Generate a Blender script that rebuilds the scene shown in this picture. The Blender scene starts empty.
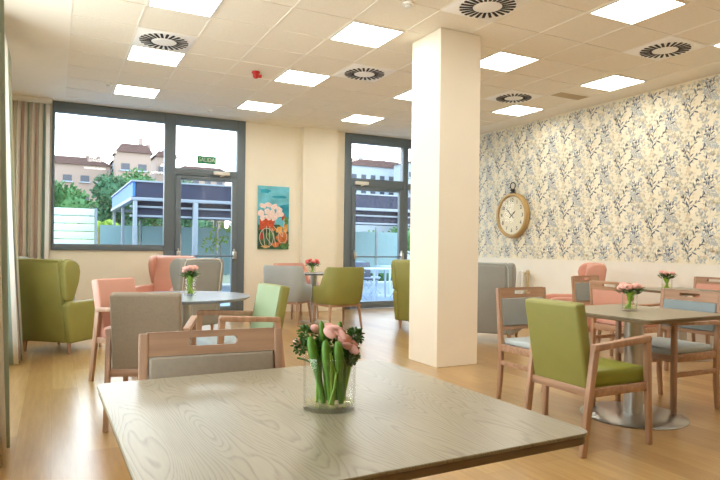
import bpy, bmesh, math, random
from mathutils import Vector, Matrix
R = math.radians
PI = math.pi
SC = bpy.context.scene
COL = SC.collection
HC = 3.375          # ceiling height
VB = 10.35          # back wall plane
UR = 7.25           # right wall plane
UL = -0.65          # left wall plane
VF = -3.2           # wall behind the camera

# ---------------------------------------------------------------- materials
def lin(c):
    out = []
    for v in c:
        v = v / 255.0
        out.append(v / 12.92 if v <= 0.04045 else ((v + 0.055) / 1.055) ** 2.4)
    return tuple(out) + (1.0,)

def new_mat(name):
    m = bpy.data.materials.new(name)
    m.use_nodes = True
    nt = m.node_tree
    return m, nt, nt.nodes['Principled BSDF'], nt.nodes['Material Output']

def N(nt, kind, **kw):
    n = nt.nodes.new(kind)
    for k, v in kw.items():
        setattr(n, k, v)
    return n

def plain(name, rgb, rough=0.5, metal=0.0, spec=0.5, emis=None, estr=0.0, var=0.0, vscale=8.0, bump=0.0, bscale=200.0, sheen=0.0):
    m, nt, b, o = new_mat(name)
    c = lin(rgb)
    b.inputs['Base Color'].default_value = c
    b.inputs['Roughness'].default_value = rough
    b.inputs['Metallic'].default_value = metal
    b.inputs['Specular IOR Level'].default_value = spec
    if sheen:
        b.inputs['Sheen Weight'].default_value = sheen
    if emis:
        b.inputs['Emission Color'].default_value = lin(emis)
        b.inputs['Emission Strength'].default_value = estr
    tc = N(nt, 'ShaderNodeTexCoord')
    if var:
        no = N(nt, 'ShaderNodeTexNoise')
        no.inputs['Scale'].default_value = vscale
        no.inputs['Detail'].default_value = 4
        nt.links.new(tc.outputs['Object'], no.inputs['Vector'])
        r = N(nt, 'ShaderNodeValToRGB')
        r.color_ramp.elements[0].position = 0.3
        r.color_ramp.elements[1].position = 0.7
        r.color_ramp.elements[0].color = tuple(x * (1 - var) for x in c[:3]) + (1,)
        r.color_ramp.elements[1].color = tuple(min(1, x * (1 + var)) for x in c[:3]) + (1,)
        nt.links.new(no.outputs['Fac'], r.inputs['Fac'])
        nt.links.new(r.outputs['Color'], b.inputs['Base Color'])
    if bump:
        n2 = N(nt, 'ShaderNodeTexNoise')
        n2.inputs['Scale'].default_value = bscale
        nt.links.new(tc.outputs['Object'], n2.inputs['Vector'])
        bp = N(nt, 'ShaderNodeBump')
        bp.inputs['Strength'].default_value = bump
        bp.inputs['Distance'].default_value = 0.002
        nt.links.new(n2.outputs['Fac'], bp.inputs['Height'])
        nt.links.new(bp.outputs['Normal'], b.inputs['Normal'])
    return m

def wood(name, a, b_, axis='Y', rough=0.45, stretch=12.0, scale=3.0):
    m, nt, b, o = new_mat(name)
    tc = N(nt, 'ShaderNodeTexCoord')
    mp = N(nt, 'ShaderNodeMapping')
    s = [stretch, stretch, stretch]
    s['XYZ'.index(axis)] = 1.0
    mp.inputs['Scale'].default_value = s
    nt.links.new(tc.outputs['Object'], mp.inputs['Vector'])
    no = N(nt, 'ShaderNodeTexNoise')
    no.inputs['Scale'].default_value = scale
    no.inputs['Detail'].default_value = 5
    nt.links.new(mp.outputs['Vector'], no.inputs['Vector'])
    r = N(nt, 'ShaderNodeValToRGB')
    r.color_ramp.elements[0].position = 0.3
    r.color_ramp.elements[1].position = 0.7
    r.color_ramp.elements[0].color = lin(a)
    r.color_ramp.elements[1].color = lin(b_)
    nt.links.new(no.outputs['Fac'], r.inputs['Fac'])
    nt.links.new(r.outputs['Color'], b.inputs['Base Color'])
    b.inputs['Roughness'].default_value = rough
    return m

def table_wood(name, light, dark, k=26.0, rough=0.38):
    """limed ash laminate: cathedral grain from contour lines of a stretched noise"""
    m, nt, b, o = new_mat(name)
    tc = N(nt, 'ShaderNodeTexCoord')
    mp = N(nt, 'ShaderNodeMapping')
    mp.inputs['Scale'].default_value = (3.0, 0.5, 1.0)
    mp.inputs['Location'].default_value = (3.1, 1.7, 0.0)
    nt.links.new(tc.outputs['Object'], mp.inputs['Vector'])
    no = N(nt, 'ShaderNodeTexNoise')
    no.inputs['Scale'].default_value = 1.7
    no.inputs['Detail'].default_value = 3.0
    no.inputs['Roughness'].default_value = 0.30
    nt.links.new(mp.outputs['Vector'], no.inputs['Vector'])
    mu = N(nt, 'ShaderNodeMath', operation='MULTIPLY')
    mu.inputs[1].default_value = k
    nt.links.new(no.outputs['Fac'], mu.inputs[0])
    fr = N(nt, 'ShaderNodeMath', operation='FRACT')
    nt.links.new(mu.outputs[0], fr.inputs[0])
    r = N(nt, 'ShaderNodeValToRGB')
    cr = r.color_ramp
    cr.elements[0].position = 0.0
    cr.elements[0].color = (0, 0, 0, 1)
    cr.elements[1].position = 0.55
    cr.elements[1].color = (0.15, 0.15, 0.15, 1)
    e = cr.elements.new(0.85); e.color = (1, 1, 1, 1)
    e = cr.elements.new(1.0); e.color = (0, 0, 0, 1)
    nt.links.new(fr.outputs[0], r.inputs['Fac'])
    # fine pores along the grain
    mp2 = N(nt, 'ShaderNodeMapping')
    mp2.inputs['Scale'].default_value = (160.0, 9.0, 1.0)
    nt.links.new(tc.outputs['Object'], mp2.inputs['Vector'])
    n2 = N(nt, 'ShaderNodeTexNoise')
    n2.inputs['Scale'].default_value = 1.0
    n2.inputs['Detail'].default_value = 3
    nt.links.new(mp2.outputs['Vector'], n2.inputs['Vector'])
    mul = N(nt, 'ShaderNodeMath', operation='MULTIPLY')
    nt.links.new(r.outputs['Color'], mul.inputs[0])
    nt.links.new(n2.outputs['Fac'], mul.inputs[1])
    ad = N(nt, 'ShaderNodeMath', operation='MULTIPLY_ADD')
    nt.links.new(n2.outputs['Fac'], ad.inputs[0])
    ad.inputs[1].default_value = 0.30
    nt.links.new(mul.outputs[0], ad.inputs[2])
    mix = N(nt, 'ShaderNodeMixRGB')
    mix.inputs['Color1'].default_value = lin(light)
    mix.inputs['Color2'].default_value = lin(dark)
    nt.links.new(ad.outputs[0], mix.inputs['Fac'])
    nt.links.new(mix.outputs['Color'], b.inputs['Base Color'])
    b.inputs['Roughness'].default_value = rough
    return m

def floor_mat():
    m, nt, b, o = new_mat('oak_plank_floor')
    tc = N(nt, 'ShaderNodeTexCoord')
    sep = N(nt, 'ShaderNodeMapping')
    sep.inputs['Rotation'].default_value = (0, 0, R(90))
    nt.links.new(tc.outputs['Object'], sep.inputs['Vector'])
    br = N(nt, 'ShaderNodeTexBrick')
    br.inputs['Scale'].default_value = 1.0
    br.inputs['Brick Width'].default_value = 1.25
    br.inputs['Row Height'].default_value = 0.185
    br.inputs['Mortar Size'].default_value = 0.0012
    br.inputs['Mortar Smooth'].default_value = 0.3
    br.offset = 0.37
    br.inputs['Color1'].default_value = lin((198, 162, 104))
    br.inputs['Color2'].default_value = lin((176, 136, 82))
    br.inputs['Mortar'].default_value = lin((160, 120, 80))
    nt.links.new(sep.outputs['Vector'], br.inputs['Vector'])
    mp = N(nt, 'ShaderNodeMapping')
    mp.inputs['Scale'].default_value = (16, 1.1, 1)
    nt.links.new(tc.outputs['Object'], mp.inputs['Vector'])
    no = N(nt, 'ShaderNodeTexNoise')
    no.inputs['Scale'].default_value = 2.2
    no.inputs['Detail'].default_value = 6
    no.inputs['Roughness'].default_value = 0.6
    nt.links.new(mp.outputs['Vector'], no.inputs['Vector'])
    r = N(nt, 'ShaderNodeValToRGB')
    r.color_ramp.elements[0].position = 0.32
    r.color_ramp.elements[1].position = 0.72
    r.color_ramp.elements[0].color = (0.70, 0.65, 0.58, 1)
    r.color_ramp.elements[1].color = (1, 1, 1, 1)
    nt.links.new(no.outputs['Fac'], r.inputs['Fac'])
    mx = N(nt, 'ShaderNodeMixRGB', blend_type='MULTIPLY')
    mx.inputs['Fac'].default_value = 0.75
    nt.links.new(br.outputs['Color'], mx.inputs['Color1'])
    nt.links.new(r.outputs['Color'], mx.inputs['Color2'])
    nt.links.new(mx.outputs['Color'], b.inputs['Base Color'])
    b.inputs['Roughness'].default_value = 0.30
    b.inputs['Specular IOR Level'].default_value = 0.5
    b.inputs['Coat Weight'].default_value = 0.6
    b.inputs['Coat Roughness'].default_value = 0.22
    bp = N(nt, 'ShaderNodeBump')
    bp.inputs['Strength'].default_value = 0.12
    bp.inputs['Distance'].default_value = 0.002
    nt.links.new(no.outputs['Fac'], bp.inputs['Height'])
    nt.links.new(bp.outputs['Normal'], b.inputs['Normal'])
    return m

def thin_glass(name, tint=(0.96, 0.985, 0.98), refl=1.0, rough=0.02):
    m, nt, b, o = new_mat(name)
    nt.nodes.remove(b)
    tr = N(nt, 'ShaderNodeBsdfTransparent')
    tr.inputs['Color'].default_value = tint + (1,)
    gl = N(nt, 'ShaderNodeBsdfGlossy')
    gl.inputs['Roughness'].default_value = rough
    fr = N(nt, 'ShaderNodeFresnel')
    ge = N(nt, 'ShaderNodeNewGeometry')
    io = N(nt, 'ShaderNodeMath', operation='MULTIPLY_ADD')     # same reflectance seen from either face
    io.inputs[1].default_value = 1 / 1.45 - 1.45; io.inputs[2].default_value = 1.45
    nt.links.new(ge.outputs['Backfacing'], io.inputs[0])
    nt.links.new(io.outputs[0], fr.inputs['IOR'])
    mu = N(nt, 'ShaderNodeMath', operation='MULTIPLY')
    mu.inputs[1].default_value = refl
    nt.links.new(fr.outputs[0], mu.inputs[0])
    mx = N(nt, 'ShaderNodeMixShader')
    nt.links.new(mu.outputs[0], mx.inputs['Fac'])
    nt.links.new(tr.outputs[0], mx.inputs[1])
    nt.links.new(gl.outputs[0], mx.inputs[2])
    nt.links.new(mx.outputs[0], o.inputs['Surface'])
    return m

def frosted(name, rgb):
    m, nt, b, o = new_mat(name)
    nt.nodes.remove(b)
    d = N(nt, 'ShaderNodeBsdfDiffuse'); d.inputs['Color'].default_value = lin(rgb)
    t = N(nt, 'ShaderNodeBsdfTranslucent'); t.inputs['Color'].default_value = lin(rgb)
    mx = N(nt, 'ShaderNodeMixShader'); mx.inputs['Fac'].default_value = 0.5
    nt.links.new(d.outputs[0], mx.inputs[1]); nt.links.new(t.outputs[0], mx.inputs[2])
    nt.links.new(mx.outputs[0], o.inputs['Surface'])
    return m

def curtain_mat():
    m, nt, b, o = new_mat('striped_curtain_cloth')
    uv = N(nt, 'ShaderNodeUVMap')
    sp = N(nt, 'ShaderNodeSeparateXYZ')
    nt.links.new(uv.outputs['UV'], sp.inputs[0])
    fr = N(nt, 'ShaderNodeMath', operation='FRACT')
    nt.links.new(sp.outputs['X'], fr.inputs[0])
    r = N(nt, 'ShaderNodeValToRGB')
    cr = r.color_ramp
    cr.interpolation = 'CONSTANT'
    stops = [(0.0, (236, 230, 214)), (0.16, (164, 186, 178)), (0.20, (240, 236, 226)), (0.34, (226, 202, 190)), (0.43, (236, 228, 214)),
             (0.52, (196, 208, 192)), (0.62, (240, 234, 222)), (0.71, (150, 160, 164)), (0.74, (238, 230, 216)), (0.86, (232, 210, 198)), (0.93, (190, 202, 188))]
    while len(cr.elements) < len(stops):
        cr.elements.new(0.5)
    for e, (p, c) in zip(cr.elements, stops):
        e.position = p
    for e, (p, c) in zip(cr.elements, stops):
        e.color = lin(c)
    nt.links.new(fr.outputs[0], r.inputs['Fac'])
    nt.links.new(r.outputs['Color'], b.inputs['Base Color'])
    b.inputs['Roughness'].default_value = 0.85
    tl = N(nt, 'ShaderNodeBsdfTranslucent')
    nt.links.new(r.outputs['Color'], tl.inputs['Color'])
    mx = N(nt, 'ShaderNodeMixShader'); mx.inputs['Fac'].default_value = 0.35
    nt.links.new(b.outputs[0], mx.inputs[1]); nt.links.new(tl.outputs[0], mx.inputs[2])
    nt.links.new(mx.outputs[0], o.inputs['Surface'])
    return m

M = {}
M['wall'] = plain('cream_wall_paint', (240, 233, 214), 0.75, var=0.02, vscale=2)
M['wall_lower'] = plain('white_wall_paint', (238, 234, 222), 0.7, var=0.02, vscale=2)
M['paper'] = plain('cream_wallpaper', (238, 231, 208), 0.7, var=0.04, vscale=6)
M['ceil'] = plain('beige_ceiling_board', (242, 236, 221), 0.8, var=0.02, vscale=1.5)
M['tile'] = plain('mineral_ceiling_tile', (238, 231, 214), 0.85, var=0.05, vscale=120)
M['tbar'] = plain('white_ceiling_grid', (242, 236, 222), 0.5)
M['floor'] = floor_mat()
M['column'] = plain('column_paint', (240, 232, 214), 0.6, var=0.015, vscale=2)
M['frame'] = plain('grey_aluminium_frame', (104, 116, 124), 0.45, metal=0.0)
M['glass'] = thin_glass('window_glass')
M['vase_glass'] = thin_glass('vase_glass', (0.988, 0.992, 0.985), 0.9)
M['dial_glass'] = thin_glass('dial_glass', (0.98, 0.985, 0.98), 0.25)
M['water'] = thin_glass('vase_water', (0.985, 0.985, 0.87), 1.0)
M['lamp'] = plain('panel_light_diffuser', (255, 250, 240), 0.5, emis=(255, 252, 243), estr=13.0)
M['white_metal'] = plain('white_metal', (225, 222, 212), 0.4)
M['vent'] = plain('vent_white', (248, 247, 242), 0.4)
M['dark'] = plain('dark_slot', (34, 34, 34), 0.7)
M['beech'] = wood('beech_wood', (158, 122, 96), (186, 148, 118), 'Z', 0.42)
M['beech_x'] = wood('beech_wood_rail', (158, 122, 96), (186, 148, 118), 'X', 0.42)
M['table'] = table_wood('limed_ash_top', (158, 147, 122), (112, 99, 76), 64.0, 0.28)
M['table_edge'] = plain('dark_table_edge', (120, 98, 66), 0.5)
M['table_grey'] = table_wood('window_tinted_ash_top', (150, 160, 172), (134, 142, 150), 60.0, 0.22)  # blue-grey base colour paints in the window reflected by the top
M['steel'] = plain('brushed_steel', (190, 188, 182), 0.28, metal=0.9, bump=0.1, bscale=300)
M['green'] = plain('olive_green_leather', (140, 138, 70), 0.5, var=0.05, vscale=5, bump=0.25, bscale=350)
M['sage'] = plain('daylight_tinted_olive_leather', (152, 170, 130), 0.5, var=0.04, vscale=5)  # olive leather with reflected daylight put into its base colour
M['lime'] = plain('lime_green_leather', (142, 148, 48), 0.45, var=0.05, vscale=5)
M['pink'] = plain('salmon_pink_leather', (210, 154, 134), 0.5, var=0.03, vscale=5, bump=0.2, bscale=350)
M['grey'] = plain('grey_leather', (146, 148, 144), 0.5, var=0.04, vscale=5, bump=0.2, bscale=350)
M['bluegrey'] = plain('blue_grey_leather', (138, 154, 160), 0.5, var=0.04, vscale=5)
M['paleblue'] = plain('pale_blue_leather', (176, 186, 186), 0.5, var=0.04, vscale=5)
M['beige'] = plain('beige_fabric', (152, 138, 118), 0.9, var=0.05, vscale=60, bump=0.6, bscale=420)
M['curtain'] = curtain_mat()
M['stem'] = plain('flower_stem', (86, 138, 40), 0.5, var=0.15, vscale=40)
M['stem_pale'] = plain('pale_flower_stem', (150, 190, 70), 0.5, var=0.12, vscale=40)
M['bud'] = plain('green_bud', (86, 130, 34), 0.45, var=0.12, vscale=60)
M['leaf'] = plain('dark_leaf', (66, 104, 34), 0.5, var=0.25, vscale=50)
M['rose'] = plain('pink_rose', (234, 176, 164), 0.6, var=0.10, vscale=60)
M['rose_deep'] = plain('coral_rose', (226, 112, 104), 0.6, var=0.15, vscale=60)
M['gold'] = plain('aged_gold_rim', (192, 160, 106), 0.4, metal=0.2)
M['face'] = plain('cream_clock_face', (240, 230, 204), 0.5)
M['ink'] = plain('dark_ink', (44, 42, 38), 0.5)
M['iron'] = plain('dark_iron', (60, 58, 54), 0.4, metal=0.6)
M['exit'] = plain('exit_green', (28, 132, 80), 0.4)
M['letter'] = plain('sign_white', (225, 240, 225), 0.4)
M['red'] = plain('alarm_red', (196, 44, 36), 0.4)
M['radiator'] = plain('radiator_white', (222, 220, 210), 0.35)
M['tan'] = plain('tan_valve', (190, 170, 130), 0.5)
# outdoors
M['terrace'] = plain('terrace_paving', (118, 142, 166), 0.5, var=0.06, vscale=1.2)
M['navy'] = plain('navy_awning', (20, 28, 54), 0.7, var=0.15, vscale=3)
M['blue'] = plain('bright_blue_awning', (40, 96, 176), 0.6, var=0.05)
M['pergola'] = plain('pale_pergola_metal', (112, 122, 132), 0.5)
M['frost'] = frosted('frosted_panel', (206, 214, 208))
M['frost2'] = frosted('teal_frosted_glass', (150, 176, 180))
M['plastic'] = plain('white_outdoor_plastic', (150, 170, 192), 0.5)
M['dkplastic'] = plain('dark_outdoor_mesh', (48, 60, 82), 0.6)
M['bld'] = plain('pinkish_brick_facade', (140, 124, 116), 0.9, var=0.04)
M['bldw'] = plain('pale_facade', (142, 154, 166), 0.9, var=0.04)
M['roof'] = plain('brown_roof_tiles', (84, 64, 62), 0.9, var=0.1, vscale=2)
M['winb'] = plain('dark_window', (50, 58, 72), 0.4)
M['crown'] = plain('tree_foliage', (58, 100, 56), 0.9, var=0.3, vscale=1.2)
M['crown2'] = plain('light_tree_foliage', (122, 150, 50), 0.9, var=0.25, vscale=2)
M['crown3'] = plain('dark_tree_foliage', (48, 86, 60), 0.9, var=0.3, vscale=1.2)
M['bark'] = plain('bark', (116, 92, 70), 0.9, var=0.15)
M['ground'] = plain('distant_ground', (84, 92, 74), 0.95, var=0.1, vscale=0.1)

# ---------------------------------------------------------------- mesh helpers
def bm_new():
    return bmesh.new()

def xf(bm, verts, mat):
    bmesh.ops.transform(bm, matrix=mat, verts=verts)

def box(bm, x0, x1, y0, y1, z0, z1, bev=0.0, seg=2, mat=None, mi=0):
    t = bmesh.new()
    r = bmesh.ops.create_cube(t, size=1.0)
    bmesh.ops.scale(t, vec=(x1 - x0, y1 - y0, z1 - z0), verts=t.verts)
    bmesh.ops.translate(t, vec=((x0 + x1) / 2, (y0 + y1) / 2, (z0 + z1) / 2), verts=t.verts)
    if bev > 0:
        bmesh.ops.bevel(t, geom=t.edges[:], offset=bev, segments=seg, profile=0.5, affect='EDGES', clamp_overlap=True)
    merge(bm, t, mat, mi)

def merge(bm, t, mat=None, mi=0):
    if mat is not None:
        bmesh.ops.transform(t, matrix=mat, verts=t.verts)
    mp = {}
    for v in t.verts:
        mp[v] = bm.verts.new(v.co)
    for f in t.faces:
        try:
            nf = bm.faces.new([mp[v] for v in f.verts])
            nf.material_index = mi if mi else f.material_index
            nf.smooth = True
        except ValueError:
            pass
    t.free()

def prism(bm, pts, a0, a1, axis='X', bev=0.0, seg=2, mat=None, mi=0):
    """closed outline in the plane across axis, extruded from a0 to a1"""
    t = bmesh.new()
    def mk(a, p):
        if axis == 'X': return (a, p[0], p[1])
        if axis == 'Y': return (p[0], a, p[1])
        return (p[0], p[1], a)
    A = [t.verts.new(mk(a0, p)) for p in pts]
    B = [t.verts.new(mk(a1, p)) for p in pts]
    n = len(pts)
    t.faces.new(A)
    t.faces.new(B[::-1])
    for i in range(n):
        t.faces.new([A[i], B[i], B[(i + 1) % n], A[(i + 1) % n]])
    bmesh.ops.recalc_face_normals(t, faces=t.faces[:])
    if bev > 0:
        es = [e for e in t.edges if len(e.link_faces) == 2 and e.calc_face_angle(0) > 0.5]
        bmesh.ops.bevel(t, geom=es, offset=bev, segments=seg, profile=0.5, affect='EDGES', clamp_overlap=True)
    merge(bm, t, mat, mi)

def bar(bm, p, q, w, d=None, w2=None, d2=None, bev=0.004, ref=(1, 0, 0)):
    """tapered rectangular bar between two points; w along ref side"""
    d = d or w; w2 = w2 or w; d2 = d2 or d
    p = Vector(p); q = Vector(q)
    z = (q - p).normalized()
    x = Vector(ref); x = (x - z * x.dot(z))
    if x.length < 1e-4:
        x = Vector((0, 1, 0)); x = x - z * x.dot(z)
    x.normalize(); y = z.cross(x)
    t = bmesh.new()
    A = []; B = []
    for sx, sy in ((-1, -1), (1, -1), (1, 1), (-1, 1)):
        A.append(t.verts.new(p + x * sx * w / 2 + y * sy * d / 2))
        B.append(t.verts.new(q + x * sx * w2 / 2 + y * sy * d2 / 2))
    t.faces.new(A[::-1]); t.faces.new(B)
    for i in range(4):
        t.faces.new([A[i], A[(i + 1) % 4], B[(i + 1) % 4], B[i]])
    bmesh.ops.recalc_face_normals(t, faces=t.faces[:])
    if bev:
        bmesh.ops.bevel(t, geom=t.edges[:], offset=bev, segments=2, profile=0.5, affect='EDGES', clamp_overlap=True)
    merge(bm, t)

def lathe(bm, prof, seg=32, c=(0, 0), mat=None, sx=1.0, sy=1.0, mi=0):
    t = bmesh.new()
    rings = []
    for r, z in prof:
        if r < 1e-5:
            rings.append([t.verts.new((c[0], c[1], z))])
        else:
            rings.append([t.verts.new((c[0] + sx * r * math.cos(2 * PI * i / seg), c[1] + sy * r * math.sin(2 * PI * i / seg), z)) for i in range(seg)])
    for a, b in zip(rings, rings[1:]):
        for i in range(seg):
            j = (i + 1) % seg
            if len(a) == 1 and len(b) == 1: continue
            if len(a) == 1: t.faces.new([a[0], b[j], b[i]])
            elif len(b) == 1: t.faces.new([a[i], a[j], b[0]])
            else: t.faces.new([a[i], a[j], b[j], b[i]])
    bmesh.ops.recalc_face_normals(t, faces=t.faces[:])
    merge(bm, t, mat, mi)

def tube(bm, pts, r, seg=8, r2=None, mi=0):
    t = bmesh.new()
    pts = [Vector(p) for p in pts]
    rings = []
    n = len(pts)
    prev = None
    for i, p in enumerate(pts):
        d = (pts[min(i + 1, n - 1)] - pts[max(i - 1, 0)]).normalized()
        if prev is None:
            x = d.orthogonal().normalized()
        else:
            x = (prev - d * prev.dot(d)).normalized()
        prev = x
        y = d.cross(x)
        rr = r if r2 is None else r + (r2 - r) * i / (n - 1)
        rings.append([t.verts.new(p + x * rr * math.cos(2 * PI * k / seg) + y * rr * math.sin(2 * PI * k / seg)) for k in range(seg)])
    for a, b in zip(rings, rings[1:]):
        for k in range(seg):
            t.faces.new([a[k], a[(k + 1) % seg], b[(k + 1) % seg], b[k]])
    t.faces.new(rings[0][::-1]); t.faces.new(rings[-1])
    bmesh.ops.recalc_face_normals(t, faces=t.faces[:])
    merge(bm, t, None, mi)

def ball(bm, c, r, sub=2, sc=(1, 1, 1), mi=0, rot=None):
    t = bmesh.new()
    bmesh.ops.create_icosphere(t, subdivisions=sub, radius=r)
    bmesh.ops.scale(t, vec=sc, verts=t.verts)
    if rot is not None:
        bmesh.ops.transform(t, matrix=rot, verts=t.verts)
    bmesh.ops.translate(t, vec=c, verts=t.verts)
    merge(bm, t, None, mi)

def obj(name, bm, mats, parent=None, smooth=True, angle=40):
    me = bpy.data.meshes.new(name)
    for f in bm.faces:
        f.smooth = smooth
    bm.to_mesh(me); bm.free()
    if not isinstance(mats, (list, tuple)): mats = [mats]
    for m in mats: me.materials.append(m)
    if smooth:
        try:
            me.set_sharp_from_angle(angle=R(angle))
        except Exception:
            pass
    o = bpy.data.objects.new(name, me)
    COL.objects.link(o)
    if parent is not None: o.parent = parent
    return o

def part(name, m, parent, fn, smooth=True, angle=40):
    bm = bm_new(); fn(bm)
    return obj(name, bm, m, parent, smooth, angle)

def thing(name, label, cat, loc=(0, 0, 0), rz=0.0, group=None):
    o = bpy.data.objects.new(name, None)
    COL.objects.link(o)
    o.location = loc; o.rotation_euler = (0, 0, rz)
    o.empty_display_size = 0.1
    o['label'] = label; o['category'] = cat
    if group: o['group'] = group
    return o

def tag(o, label, cat, group=None, kind=None):
    o['label'] = label; o['category'] = cat
    if group: o['group'] = group
    if kind: o['kind'] = kind
    return o

def struct(name, bm, m, smooth=False):
    o = obj(name, bm, m, None, smooth)
    o['kind'] = 'structure'
    return o

def dup(root, loc, rz, label, group=None):
    def cp(o, par):
        c = o.copy(); COL.objects.link(c)
        c.parent = par
        for ch in list(o.children):
            cp(ch, c)
        return c
    r = cp(root, None)
    r.location = loc; r.rotation_euler = (0, 0, rz)
    r['label'] = label
    if group: r['group'] = group
    return r

def face(th):      # direction a thing faces, degrees from +x
    return R(th - 90)

# ---------------------------------------------------------------- camera
cam_d = bpy.data.cameras.new('camera')
cam = bpy.data.objects.new('camera', cam_d)
COL.objects.link(cam)
cam_d.sensor_width = 36; cam_d.lens = 30.0
cam_d.shift_y = 7.8 / 720
cam_d.clip_start = 0.05; cam_d.clip_end = 500
mt = Matrix.Rotation(-0.472, 4, 'Z') @ Matrix.Rotation(R(90), 4, 'X') @ Matrix.Rotation(0.0128, 4, 'Z')
mt.translation = (0, 0, 1.18)
cam.matrix_world = mt
SC.camera = cam

# ---------------------------------------------------------------- room shell
U0, V0, SU, SV = 2.542, 6.998, 0.6054, 0.6
def gu(k): return U0 + SU * k
def gv(k): return V0 + SV * k
GU0, GU1, GV0, GV1 = -4, 7, -16, 5

bm = bm_new(); box(bm, UL - .2, UR + .2, VF - .2, VB + .12, -0.12, 0); struct('floor', bm, M['floor'])
bm = bm_new()
box(bm, UL - .2, gu(GU0), VF - .2, VB + .15, HC, HC + .15)
box(bm, gu(GU1), UR + .2, VF - .2, VB + .15, HC, HC + .15)
box(bm, gu(GU0), gu(GU1), gv(GV1), VB + .15, HC, HC + .15)
box(bm, gu(GU0), gu(GU1), VF - .2, gv(GV0), HC, HC + .15)
struct('ceiling', bm, M['ceil'])
bm = bm_new()
box(bm, gu(GU0), gu(GU1), gv(GV0), gv(GV1), HC + .004, HC + .15)
o = struct('ceiling_tiles', bm, M['tile']); o.name = 'ceiling.001'
bm = bm_new()
for k in range(GU0, GU1 + 1):
    box(bm, gu(k) - .008, gu(k) + .008, gv(GV0), gv(GV1), HC - .002, HC + .006)
for k in range(GV0, GV1 + 1):
    box(bm, gu(GU0), gu(GU1), gv(k) - .008, gv(k) + .008, HC - .0015, HC + .006)
struct('trim_1', bm, M['tbar'])

# left wall and wall behind the camera
LW = ((1.0, 3.2), (4.4, 7.3))
bm = bm_new()
vs = [VF - .2] + [v for w_ in LW for v in w_] + [VB + .2]
for i in range(0, len(vs), 2): box(bm, UL - .2, UL, vs[i], vs[i + 1], 0, HC)
for a, c_ in LW:
    box(bm, UL - .2, UL, a, c_, 0, .5); box(bm, UL - .2, UL, a, c_, 3.1, HC)
struct('wall_left', bm, M['wall'])
for n_, (a, c_) in enumerate(LW):
    bm = bm_new()
    m_ = (a + c_) / 2
    for y0_, y1_, z0_, z1_ in ((a, a + .08, .5, 3.1), (c_ - .08, c_, .5, 3.1), (m_ - .04, m_ + .04, .58, 3.02), (a + .08, c_ - .08, .5, .58), (a + .08, c_ - .08, 3.02, 3.1)):
        box(bm, UL - .13, UL - .05, y0_, y1_, z0_, z1_, .004)
    wl = struct('window_%d' % (n_ + 4), bm, M['frame'], True)
    for y0_, y1_ in ((a + .08, m_ - .04), (m_ + .04, c_ - .08)):
        bm = bm_new(); box(bm, UL - .095, UL - .085, y0_, y1_, .58, 3.02); obj('pane', bm, M['glass'], wl, False)
bm = bm_new(); box(bm, UL, UR, VF - .2, VF, 0, HC); struct('wall_front', bm, M['wall'])
# back wall: sill wall, plaster pier, right stub
bm = bm_new()
box(bm, UL, -0.03, VB, VB + .2, 0, HC)
box(bm, -0.03, 1.70, VB, VB + .2, 0, 1.09)
box(bm, 2.97, 4.94, VB, VB + .2, 0, HC)
box(bm, 4.03, 4.72, VB - .14, VB, 0, HC)
box(bm, 7.0, UR, VB, VB + .2, 0, HC)
struct('wall_back', bm, M['wall'])
# right wall: wallpaper above a plain band
bm = bm_new()
box(bm, UR, UR + .2, VF - .2, VB + .2, 0, HC)
wr = struct('wall_right', bm, M['wall_lower'])
bm = bm_new()
box(bm, UR - .004, UR, VF, VB, 1.025, HC)
obj('wallpaper', bm, M['paper'], wr, False)

# wallpaper print: repeating sprigs of leaves and small flowers, half drop repeat
pm = [plain('print_navy', (112, 126, 140), 0.7), plain('print_blue_grey', (188, 195, 196), 0.7), plain('print_sage', (206, 206, 188), 0.7),
      plain('print_tan', (228, 216, 188), 0.7), plain('print_pale_blue', (198, 206, 208), 0.7)]
rnd = random.Random(11)
motif = []            # (points, material index), coordinates (v, z)
def leaf(x, y, a, L, w, mi):
    ca, sa = math.cos(a), math.sin(a)
    pts = []
    for t, s in ((0, 0), (.3, .8), (.6, 1), (.85, .6), (1, 0), (.85, -.6), (.6, -1), (.3, -.8)):
        px, py = t * L, s * w / 2
        pts.append((x + px * ca - py * sa, y + px * sa + py * ca))
    motif.append((pts, mi))
def stroke(x0, y0, x1, y1, w, mi):
    dx, dy = x1 - x0, y1 - y0
    l = math.hypot(dx, dy) or 1
    nx, ny = -dy / l * w / 2, dx / l * w / 2
    motif.append(([(x0 + nx, y0 + ny), (x0 - nx, y0 - ny), (x1 - nx, y1 - ny), (x1 + nx, y1 + ny)], mi))
def sprig(x, y, a, n, L, step, mi, w=0.32, curve=0.12):
    for i in range(n):
        nx, ny = x + step * math.cos(a), y + step * math.sin(a)
        stroke(x, y, nx, ny, 0.004, mi)
        x, y = nx, ny
        sd = 1 if i % 2 else -1
        l = L * rnd.uniform(.7, 1.15) * (1 - .4 * i / n)
        leaf(x, y, a + sd * rnd.uniform(.45, .95), l, l * w, mi)
        a += curve
    leaf(x, y, a, L * .8, L * .8 * w, mi)
def flower(x, y, r, mi, n=6):
    for k in range(n):
        a = 2 * PI * k / n + rnd.random() * .3
        leaf(x + .15 * r * math.cos(a), y + .15 * r * math.sin(a), a, r, r * .55, mi)
    leaf(x - r * .12, y, 0, r * .25, r * .25, 2)
PW, PH = 0.53, 0.60
for _ in range(32):   # faint tan and sage undergrowth
    sprig(rnd.uniform(0, PW), rnd.uniform(0, PH), rnd.uniform(0, 2 * PI), rnd.randint(2, 4), .055, .032, rnd.choice((3, 3, 2, 4)), .42)
for _ in range(6):
    flower(rnd.uniform(0, PW), rnd.uniform(0, PH), rnd.uniform(.03, .045), rnd.choice((4, 1, 4, 2)))
for x, y in ((.33, .44), (.40, .38), (.30, .36), (.38, .30)):
    flower(x, y, .040, 1)
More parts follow.
